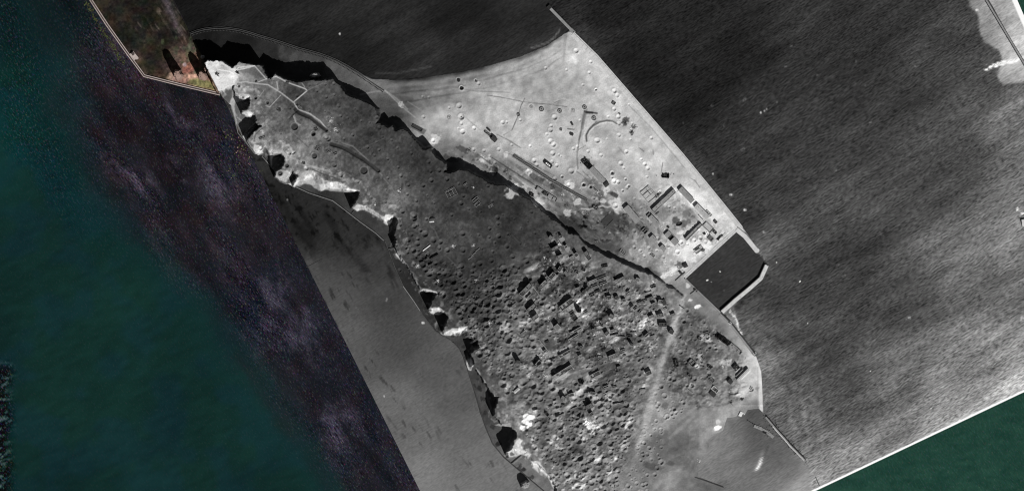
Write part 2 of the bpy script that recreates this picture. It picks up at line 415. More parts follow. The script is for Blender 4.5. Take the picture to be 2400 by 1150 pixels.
# bright revetment ground and bare patches
ppoly([(1600,440),(1622,440),(1665,480),(1690,510),(1672,520),(1640,500),(1612,470)], 236, 0.85, 4, 5)
ppoly([(1607,462),(1625,470),(1640,490),(1620,486)], 240, 0.9, 4, 4)
ppoly([(1625,560),(1650,575),(1640,600),(1612,592),(1596,600),(1592,580)], 236, 0.85, 5, 8)
ppoly([(1545,640),(1575,625),(1590,612),(1600,622),(1585,635),(1550,652)], 245, 0.75, 3, 10)
pblob(1612, 600, 12, 225, 0.7); pblob(1588, 590, 12, 220, 0.6); pblob(1596, 566, 9, 215, 0.6)
pblob(1594, 545, 9, 232, 0.8, ry=4, rot=-20); pblob(1636, 718, 9, 246, 1, ry=4.5, rot=-10)
pblob(1237, 982, 14, 250, 1, 1.0, ry=18, rot=15); pblob(1225, 1000, 7, 225, 0.7); pblob(1250, 965, 9, 200, 0.6)
pblob(1375, 988, 8, 245, 0.9, 1.0); pblob(1388, 1000, 13, 225, 0.8, 1.2); pblob(1405, 1002, 10, 195, 0.6); pblob(1366,1015,10,180,0.6)
pblob(1682, 1002, 11, 250, 1, 0.7, ry=6, rot=-25); pblob(1683, 988, 6, 200, 0.8)
for p in ((1200, 452, 14), (1262, 470, 12), (1208, 436, 8), (1280, 430, 8), (1240, 402, 9), (1340, 436, 8), (1330, 430, 8), (1352, 474, 9),
          (1330, 500, 9), (1020, 325, 12), (1015, 332, 8), (1130, 372, 9), (1185, 362, 7), (1420, 445, 10), (1443, 456, 8), (1446, 484, 17),
          (1440, 425, 8), (1413, 470, 8), (940, 245, 6), (1232, 434, 8)):
    pblob(p[0], p[1], p[2], 222, 0.7, 0.9)
pblob(1055, 372, 16, 48, 0.8, 0.8, ry=7, rot=20); pblob(1085, 350, 14, 55, 0.7, 1.2, ry=6, rot=25); pblob(1340, 528, 26, 52, 0.7, 0.8, ry=13, rot=25)
pblob(1320, 515, 14, 45, 0.6, 0.8, ry=6, rot=40); pblob(1425, 578, 24, 62, 0.6, 0.8, ry=10, rot=20); pblob(1530, 637, 16, 62, 0.6, 1, ry=8, rot=20)
pblob(1583, 517, 9, 70, 0.8); pblob(1605, 523, 16, 78, 0.7, 0.8, ry=8, rot=-20); pblob(1592, 620, 8, 70, 0.8); pblob(1610, 500, 10, 95, .6, ry=14)
pblob(925, 272, 22, 58, 0.6, 0.8, ry=9); pblob(895, 238, 25, 75, 0.5, ry=8, rot=10); pblob(955, 232, 20, 78, 0.5, 1, ry=6, rot=15)
pblob(1333, 665, 24, 62, 0.7, 0.7, ry=13, rot=-15); pblob(1290, 810, 16, 72, 0.75, 0.5, ry=12); pblob(1265, 865, 14, 82, 0.5)
pblob(1558, 950, 8, 85, 0.6); pblob(1635, 948, 6, 70, 0.7, ry=11, rot=-20); pblob(1570, 1085, 10, 80, .6, ry=5); pblob(1528, 1092, 22, 78, 0.75, 0.4, ry=9, rot=12)
pblob(1575, 1045, 30, 98, 0.5, 1); pblob(1535, 1040, 18, 95, 0.5, 1); pblob(1600, 1005, 16, 100, 0.4)
# white sea-cliff rock and scree on the west side, sunlit faces painted brighter
for pts, g in (([(690,432),(706,404),(733,398),(748,412),(765,424),(800,428),(828,444),(815,452),(796,450),(765,445),(748,446),(738,436),(715,430),(700,436)], 150),
               ([(697,428),(735,402),(746,416),(735,436),(748,446),(738,440),(715,424)], 165),
               ([(750,433),(790,425),(812,437),(800,446),(772,440),(752,448)], 200),
               ([(828,490),(840,478),(856,482),(890,502),(905,510),(900,516),(878,506),(855,490),(838,495)], 172),
               ([(899,521),(905,503),(925,503),(921,516),(912,528),(905,525)], 205),
               ([(594,356),(598,340),(615,343),(616,358),(604,364)], 205), ([(555,312),(575,318),(600,362),(590,358)], 150),
               ([(646,415),(655,398),(675,400),(690,408),(672,426),(660,424)], 175), ([(674,432),(690,438),(706,424),(700,416)], 205),
               ([(636,400),(632,356),(640,352),(665,352),(676,366),(674,384),(668,372),(660,360),(645,362),(637,372)], 170),
               ([(550,224),(585,222),(592,234),(570,234),(555,240),(545,236)], 185), ([(540,240),(545,212),(549,236),(556,300),(548,300)], 175),
               ([(566,268),(574,261),(597,266),(592,272),(578,274)], 200), ([(570,320),(598,288),(602,292),(576,326)], 185),
               ([(1004,730),(1008,721),(1030,720),(1043,729),(1030,737),(1014,738)], 185), ([(1036,782),(1060,770),(1096,763),(1097,777),(1070,786),(1045,786)], 180),
               ([(1060,776),(1094,766),(1094,776),(1064,782)], 215), ([(1088,865),(1096,832),(1104,838),(1110,856),(1104,868)], 190),
               ([(1100,802),(1112,796),(1108,806),(1100,806)], 190), ([(1016,760),(1024,745),(1030,772),(1046,790),(1030,782)], 120),
               ([(985,682),(990,674),(1022,682),(1026,690),(1008,685)], 190), ([(1186,1062),(1196,1048),(1216,1022),(1224,1030),(1216,1046),(1222,1062),(1200,1072)], 185),
               ([(1208,1030),(1214,1024),(1226,1050),(1245,1062),(1240,1072),(1215,1060)], 200), ([(1245,1080),(1262,1078),(1296,1122),(1300,1150),(1285,1120)], 195),
               ([(1252,1078),(1262,1085),(1262,1105),(1248,1095)], 200), ([(1160,995),(1195,988),(1200,996),(1185,998)], 170),
               ([(800,446),(806,440),(845,447),(842,452),(818,446)], 215), ([(1140,930),(1138,905),(1156,968),(1150,962)], 110)):
    ppoly(pts, g, 0.9, 2.0, 3.0)
rk = sstep(0.0, 0.5, fbm(X, Y, 10, 91, 3)) * (sdP < 26) * (sdP > -14) * (dSW < 26) * (X < 1300)
G = G + 45 * rk
for pts in ([(925,583),(939,602),(953,620),(967,646),(986,676)], [(830,488),(860,486),(900,512)], [(1116,862),(1137,895)], [(760,424),(800,432)]):
    pline(pts, 3.5, 165, 0.85, 1.6, 3)
pline([(930,596),(946,614)], 5, 205, 0.9, 1.5, 2)
# NW tip: bare ground and paths
ppoly([(482,156),(500,146),(530,150),(550,165),(555,180),(545,205),(520,212),(508,210),(495,180)], 205, 0.75, 5, 12)
ppoly([(500,160),(530,152),(545,170),(530,176),(510,172)], 150, 0.5, 3, 8)
ppoly([(560,165),(600,158),(618,180),(600,186),(575,180),(562,170)], 92, 0.6, 3, 4); ppoly([(563,172),(598,178),(602,192),(575,194)], 150, 0.6, 4, 6)
def cp2(l): return crop(l, 400, 50, 4.26)
for l, w, g in (([(660,500),(760,478),(850,455),(900,510),(965,585),(1065,560),(1180,620),(1350,680),(1372,700),(1240,810)], 2.6, 190),
             ([(640,530),(600,510),(480,490)], 2.4, 225), ([(690,545),(650,520),(690,470),(850,450)], 2.2, 205),
             ([(650,530),(625,590),(680,650)], 2.4, 205), ([(660,620),(760,612),(890,632),(985,642),(1110,720),(1240,820),(1280,885),(1400,930),(1500,1000),(1570,1085)], 2.8, 175),
             ([(890,612),(965,585)], 2, 190), ([(1110,745),(1000,860),(960,850)], 1.8, 170), ([(1070,612),(1082,692)], 2, 175),
             ([(1370,700),(1430,670),(1560,610)], 2, 110), ([(1345,660),(1320,625)], 1.8, 160), ([(1235,950),(1255,1010),(1290,1045)], 2.2, 170),
             ([(500,810),(600,825),(610,900),(650,1030)], 2, 200), ([(1400,720),(1440,800)], 1.5, 90), ([(880,780),(940,700)], 1.6, 150)):
    pline(cp2(l), w, g, 0.85)
def cp3(l): return crop(l, 500, 250, 4.26)
for l, w, g in (([(1290,365),(1400,400),(1520,510),(1690,690)], 2.4, 125), ([(690,430),(740,490),(860,540),(960,590),(1160,640)], 2.4, 165),
                ([(950,600),(1040,620),(1190,660)], 2.2, 155), ([(760,240),(960,410)], 1.6, 75), ([(820,90),(835,160),(880,190)], 2, 160),
                ([(500,340),(600,430),(700,440)], 2, 150), ([(1000,630),(1140,690),(1220,710)], 2.6, 62), ([(420,330),(430,280),(500,220)], 2, 75),
                ([(1470,430),(1704,320)], 1.6, 82), ([(1540,600),(1560,690)], 1.6, 130)):
    pline(cp3(l), w, g, 0.75)
pline(crop([(215,80),(290,160),(320,215),(430,310)], 850, 400, 4.26), 2.6, 115, 0.7)
pline(crop([(670,540),(720,590),(760,680)], 850, 400, 4.26), 2.6, 88, 0.7); pline(crop([(840,850),(910,920),(990,1020)], 850, 400, 4.26), 2, 88, 0.7)
ppoly(crop([(750,250),(920,200),(965,255),(870,340),(800,330)], 850, 400, 4.26), 76, 0.4, 2)
ppoly(crop([(860,240),(905,180),(950,235),(880,285)], 850, 400, 4.26), 70, 0.6, 2)
pblob(1130, 536, 26, 52, 0.6, 1, ry=14, rot=20); pblob(1085, 500, 22, 46, 0.6, 1, ry=18)
# lowland lines, roads and old plots
def cp5(l): return crop(l, 1000, 200, 4.26)
for l, w, g, k in (([(0,55),(250,20),(500,60),(830,72)], 3, 125, .6), ([(600,100),(740,120),(960,165),(1200,190),(1400,215)], 1.8, 105, .8),
              ([(970,170),(1130,190),(1260,185),(1340,140)], 1.4, 115, .6), ([(980,130),(940,210),(915,300),(850,450)], 2.0, 95, .8),
              ([(850,450),(770,495)], 1.8, 115, .6), ([(700,490),(820,550),(940,625)], 1.8, 100, .7), ([(360,290),(420,350),(540,450)], 1.4, 125, .5),
              ([(1150,240),(1230,255),(1310,225)], 1.6, 120, .5), ([(510,690),(650,790)], 3, 75, .7), ([(650,720),(850,850),(1000,940),(1140,1040),(1310,1140)], 2.4, 52, .85),
              ([(780,670),(870,700)], 2, 85, .8), ([(870,680),(1060,790),(1270,900)], 1.8, 85, .7), ([(920,900),(1060,990)], 5, 62, .7),
              ([(900,800),(950,850)], 7, 95, .6), ([(860,705),(1000,800),(1240,950)], 8, 118, .5), ([(840,880),(1000,975),(1180,1085),(1330,1150)], 9, 142, .7),
              ([(880,900),(1000,1000),(1100,1050)], 4, 185, .5), ([(1050,900),(1200,985)], 13, 68, .6), ([(1250,1000),(1330,1050)], 10, 72, .6),
              ([(1600,240),(1560,400),(1520,560),(1500,700),(1510,830)], 3.5, 118, .7), ([(1580,260),(1560,330),(1555,430)], 7, 120, .5),
              ([(1600,560),(1590,500),(1630,420),(1700,360)], 2.6, 105, .7), ([(1575,580),(1570,500),(1620,380),(1690,320)], 6, 198, .6),
              ([(1560,860),(1704,1000)], 2, 90, .7), ([(1700,280),(1600,265)], 4, 62, .8)):
    pline(cp5(l), w, g, k, 0.8, 1.0)
def cp6(l): return crop(l, 1300, 200, 4.26)
for l, w, g, k in (([(320,560),(315,500),(340,455),(385,405),(450,370),(520,355),(580,362),(620,385)], 3.2, 92, .85),
              ([(335,520),(350,460),(400,415),(460,388),(530,372),(590,385)], 3, 195, .5), ([(290,540),(300,480),(330,430),(390,370)], 5, 205, .6),
              ([(300,262),(330,275),(375,275)], 4.5, 48, .85), ([(300,270),(270,400),(245,540)], 3, 100, .7), ([(130,435),(195,442)], 2, 65, .8),
              ([(240,640),(310,600)], 1.6, 105, .6), ([(640,620),(700,690)], 3, 130, .5), ([(840,620),(890,660)], 2, 95, .6), ([(980,640),(985,690)], 2, 110, .6),
              ([(740,200),(960,420),(1160,660),(1300,830)], 2, 135, .55), ([(630,0),(860,250),(1000,430),(1200,660),(1350,850),(1450,950)], 9, 206, .55),
              ([(1360,930),(1400,950),(1450,1020)], 2, 110, .6), ([(590,1020),(680,1150)], 2, 120, .4),
              ([(220,860),(280,900),(420,1060)], 2, 95, .7), ([(0,160),(90,130),(200,180),(330,195),(470,215)], 1.5, 200, .5), ([(1080,770),(1065,860)], 1.6, 85, .7)):
    pline(cp6(l), w, g, k, 0.8, 1.0)
pblob(1467, 286, 9, 62, .75, 1.4); pblob(1486, 297, 5, 62, .7, 1.4); pblob(1480, 310, 5, 55, .8, 1.2); pblob(1375,378,9,60,.7,1.2); pblob(1437, 455, 11, 52, .85, .9, ry=6, rot=20)
pblob(1395, 437, 14, 95, .7, 1.4); pblob(1407,458,11,75,.6,1.4); pblob(1375,425,10,95,.6,1.4)
ppoly([(1170,385),(1195,372),(1290,440),(1330,470),(1315,480),(1250,440)], 115, 0.3, 4, 8)
ppoly(crop([(1340,495),(1425,400),(1510,450),(1425,560)], 1100, 400, 4.26), 70, 0.75, 1.5)
pline(crop([(1120,380),(1200,385),(1330,350),(1380,365),(1420,350)], 1100, 400, 4.26), 4, 190, 0.7)
ppoly(cp5([(0,700),(190,790),(190,830),(200,780),(400,690),(330,600),(200,560)]), 120, 0.2, 4)
pline(crop([(730,190),(850,270),(950,380),(1050,490),(1180,640)], 1480, 420, 7.668), 2.2, 200, 0.6); pline(crop([(870,290),(780,380),(600,470)], 1480, 420, 7.668), 3, 200, 0.6)
ppoly(crop([(380,560),(560,470),(700,640),(560,760)], 1480, 420, 7.668), 105, 0.5, 3, 5)
# sunlit cliff slope below the town, painted pale, and the coast road
pline([(1600,705),(1592,730),(1577,770),(1566,805),(1550,850),(1543,880),(1530,925),(1520,960),(1512,1010),(1500,1040)], 13, 162, 0.7, 6, 8)
pline([(1607,690),(1590,740),(1572,775)], 5, 178, 0.6, 3, 4)
pline([(1773,835),(1781,870),(1782,920),(1784,960)], 9, 214, 0.8, 2); pline([(1776,860),(1777,950)], 1.4, 165, 0.8)
ppoly([(1730,905),(1758,862),(1772,872),(1774,920),(1735,930),(1715,915)], 196, 0.7, 5, 8); pline([(1738,885),(1757,868)], 7, 222, 0.8, 2)
pline([(1590,985),(1660,930)], 7, 155, 0.4, 3); pline([(1570,1025),(1625,975)], 8, 158, 0.45, 3)
pblob(1634, 858, 5, 218, .9, .4); ppoly([(1733,962),(1738,976),(1752,974),(1736,962)], 195, .9, 1.5)
for p in ((1640,835),(1695,850),(1708,848),(1660,795),(1645,788),(1735,785)): pblob(p[0], p[1], 7, 200, .7, 1.0)
ppoly([(1606,660),(1618,656),(1648,686),(1635,700)], 128, .8, 2, 3); pblob(1612,668,6,215,.8); pblob(1618,703,5,225,.8,ry=3)
ppoly([(1690,735),(1718,735),(1728,752),(1735,785),(1722,775)], 172, .5, 3)
for p in ((1775,910,5),(1720,935,6)): pblob(p[0], p[1], p[2], 120, .5)
# tracks of the shore behind the north wall
pline([(845,222),(880,215),(903,213),(930,232),(955,256)], 4, 150, .6, 1.5); pline([(903,213),(948,255),(985,285)], 3, 160, .6); pline([(955,238),(1005,270)], 1.6, 150, .6)
ppoly([(955,283),(1000,305),(993,316),(955,296)], 92, .8, 1.5)
pblob(660, 115, 10, 80, .5, 1, ry=22, rot=-25); pblob(690, 140, 8, 85, .5, 1, ry=20, rot=-25); pblob(780,150,16,100,.4,1)
pline([(490,145),(478,152)], 3, 150, .8)
# dark blotches scattered over the western foreshore
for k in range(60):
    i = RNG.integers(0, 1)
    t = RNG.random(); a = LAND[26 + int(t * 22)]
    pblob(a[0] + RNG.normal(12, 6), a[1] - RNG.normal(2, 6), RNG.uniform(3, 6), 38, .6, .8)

# ------------------------------------------------------------------ carve cuttings, banks and craters
def carve(pts, w, dz, soft=2.0):
    xs = [p[0] for p in pts]; ys = [p[1] for p in pts]
    s = win(min(xs) - w - 6, max(xs) + w + 6, min(ys) - w - 6, max(ys) + w + 6)
    m = sstep(w / 2 + soft, w / 2 - soft, line_dist(X[s], Y[s], pts))
    Z[s] += dz * m
cut1 = cp2([(1250,880),(1290,920),(1400,965),(1480,1030),(1560,1090)]); cut2 = cp3([(1180,375),(1270,400),(1330,425),(1420,480),(1510,530),(1600,600),(1650,640)])
pline(cut1, 7, 42, .85, 1.5); carve(cut1, 7, -4); pline(cut2, 8, 48, .85, 1.5); carve(cut2, 8, -4)  # cuttings painted dark for the shade of their sides, besides being carved
carve(cp2([(1280,890),(1230,930),(1190,975)]), 2, -2); carve(cp6([(320,560),(315,500),(340,455),(385,405),(450,370),(520,355),(580,362),(620,385)]), 4, 1.6)
carve([(602,286),(588,300),(572,318)], 2.4, 22, 2.0)          # thin rock rib between the two western coves
carve([(1730,922),(1722,925),(1712,925)], 4, 3); carve([(1200,1085),(1222,1067),(1235,1060)], 3, 4)
craters = []
def crater(x, y, r, fresh=0.0, deep=0.5, rim=0.10):
    s = win(x - 2.2 * r, x + 2.2 * r, y - 2.2 * r, y + 2.2 * r)
    d = np.sqrt((X[s] - x) ** 2 + (Y[s] - y) ** 2) / r
    d = d * (1 + 0.18 * fbm(X[s], Y[s], r * 1.3, 55, 2))
    bowl = np.where(d < 1, -(1 - d ** 2), 0) * deep * r
    Z[s] += bowl + rim * r * np.exp(-((d - 1.08) / 0.28) ** 2)
    if fresh:
        m = sstep(1.7, 0.8, d) * 0.55
        G[s] = G[s] * (1 - m) + np.maximum(G[s] + fresh, G[s]) * m
    craters.append((x, y, r))
big = []
big += crop([(347,25,22),(325,205,25),(345,315,30),(347,382,17),(316,430,12),(360,465,25),(475,427,20),(760,370,20),(800,367,15),(935,345,16),
 (1277,320,27),(1245,403,17),(1237,447,22),(1200,487,15),(1240,560,25),(1265,590,25),(1260,678,25),(1320,692,14),(1343,706,12),(1465,633,17),
 (1507,610,15),(1033,607,15),(850,593,15),(720,640,18),(572,652,18),(470,640,18),(632,703,15),(502,738,15),(683,773,17),(1072,750,22),
 (1100,795,20),(1250,765,20),(1297,800,20),(1445,855,27),(1350,910,16),(1417,993,18),(1565,990,20),(1635,1013,18),(1612,657,18),(1530,350,14),
 (65,550,20),(1690,43,14),(1015,860,22),(1030,885,18),(1280,935,22),(1240,980,18)], 1000, 200, 4.26)
big += crop([(1380,370,22),(1555,378,18),(1585,410,18),(1413,452,22),(1025,540,14),(1088,548,14),(1290,650,14),(1035,740,18)], 750, 100, 4.26)
big += crop([(413,43,13),(597,57,22),(625,100,20),(740,192,12),(595,237,20),(535,313,13),(637,313,22),(640,382,20),(642,497,20),(425,550,25),
 (523,535,11),(758,540,13),(775,380,14),(770,443,16),(966,525,17),(463,697,18),(715,662,20),(865,738,14),(660,780,23),(690,825,15),(900,785,20),
 (930,827,20),(923,912,15),(575,873,23),(572,915,15),(595,955,22),(635,965,20),(707,937,16),(740,1003,18),(720,1022,18),(678,1050,16),
 (1050,1065,18),(797,1130,14),(73,910,16),(290,990,22),(357,1010,20),(387,1125,18)], 1300, 200, 4.26)
big += crop([(463,550,26),(620,668,18),(603,785,18),(132,738,17),(360,755,15),(536,915,15),(677,967,14)], 1250, 0, 4.6)
big += crop([(437,370,15),(440,480,20),(717,360,18),(772,370,15),(605,675,20),(837,712,20),(703,740,22),(800,808,22),(660,860,18),(370,762,18),
 (432,795,18),(515,770,18),(522,828,15),(468,850,16),(593,795,14),(450,655,17),(968,690,20),(1030,670,20),(1080,708,18),(900,730,14),(970,247,20),
 (367,600,20),(310,150,16),(255,198,12),(280,82,14),(147,22,18),(680,910,12),(180,350,24)], 1400, 400, 4.26)
for x, y, r in big:
    if not (1615 < x < 1635 and 440 < y < 470): crater(x, y, r * 1.05, 24, 0.47, 0.14)
mid = crop([(68,548,20),(150,527,15),(193,637,20),(285,757,14),(418,785,13),(500,803,14),(238,812,15),(718,975,15),(90,840,15),(245,965,16),(65,940,30)], 750, 100, 4.26)
mid += crop([(688,97,25),(608,147,23),(385,52,20),(515,440,34),(515,470,34),(520,555,26),(545,540,22),(580,595,20),(490,635,22),(460,690,25),(555,680,20),
 (550,725,28),(625,632,32),(710,690,30),(780,710,25),(435,765,20),(450,815,18),(510,795,28),(545,850,28),(515,930,22),(725,920,25),(765,770,22),
 (850,790,25),(1000,790,28),(1000,625,28),(630,990,25),(690,980,18),(770,975,18),(820,930,20),(820,1030,22),(990,950,28),(1110,945,22),(1170,925,28),
 (1010,1100,22),(830,1095,22),(1285,1115,28),(1500,855,25),(1283,895,25),(1640,905,25),(1550,965,22),(1500,945,20),(1450,1035,22),(1575,1045,16),
 (1425,1085,20),(1360,985,22),(1440,750,25),(1360,650,25),(1450,630,18),(1320,715,16),(1300,805,18),(1350,465,24),(1400,440,14),(1295,305,18),
 (1515,480,13),(1350,525,20),(985,325,24),(1005,250,22),(890,440,20),(1060,380,18),(370,990,20),(380,540,18),(400,405,24),(230,310,18),(540,300,18),(360,210,18),
 (1045,165,14),(960,130,18),(1110,250,16),(580,100,10),(1300,985,20),(1075,880,18)], 850, 400, 4.26)
mid += [(1048,420,6),(1005,380,5),(1030,400,5),(720,395,5),(785,387,6),(800,410,6),(770,326,7),(890,300,5),(862,345,5),(735,315,5),(840,425,5)]
for x, y, r in mid: crater(x, y, r, 16, 0.55, 0.13)
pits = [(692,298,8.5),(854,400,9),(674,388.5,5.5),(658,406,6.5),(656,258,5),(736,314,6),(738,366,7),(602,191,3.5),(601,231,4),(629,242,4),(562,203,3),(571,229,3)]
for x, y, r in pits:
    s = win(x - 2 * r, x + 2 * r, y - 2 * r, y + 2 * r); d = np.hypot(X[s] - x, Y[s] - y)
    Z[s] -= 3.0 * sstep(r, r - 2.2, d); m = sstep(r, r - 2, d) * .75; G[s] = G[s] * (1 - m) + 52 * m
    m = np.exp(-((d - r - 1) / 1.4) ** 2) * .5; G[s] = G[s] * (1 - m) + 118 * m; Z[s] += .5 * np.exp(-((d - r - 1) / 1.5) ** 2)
# the deep black shaft in the harbour barracks yard
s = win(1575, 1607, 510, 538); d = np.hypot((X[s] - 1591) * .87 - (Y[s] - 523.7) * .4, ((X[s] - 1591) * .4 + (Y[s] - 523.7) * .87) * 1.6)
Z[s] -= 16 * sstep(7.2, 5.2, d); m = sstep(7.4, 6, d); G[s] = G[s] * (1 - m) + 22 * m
FOOT = []                                                    # building sites that stay uncratered
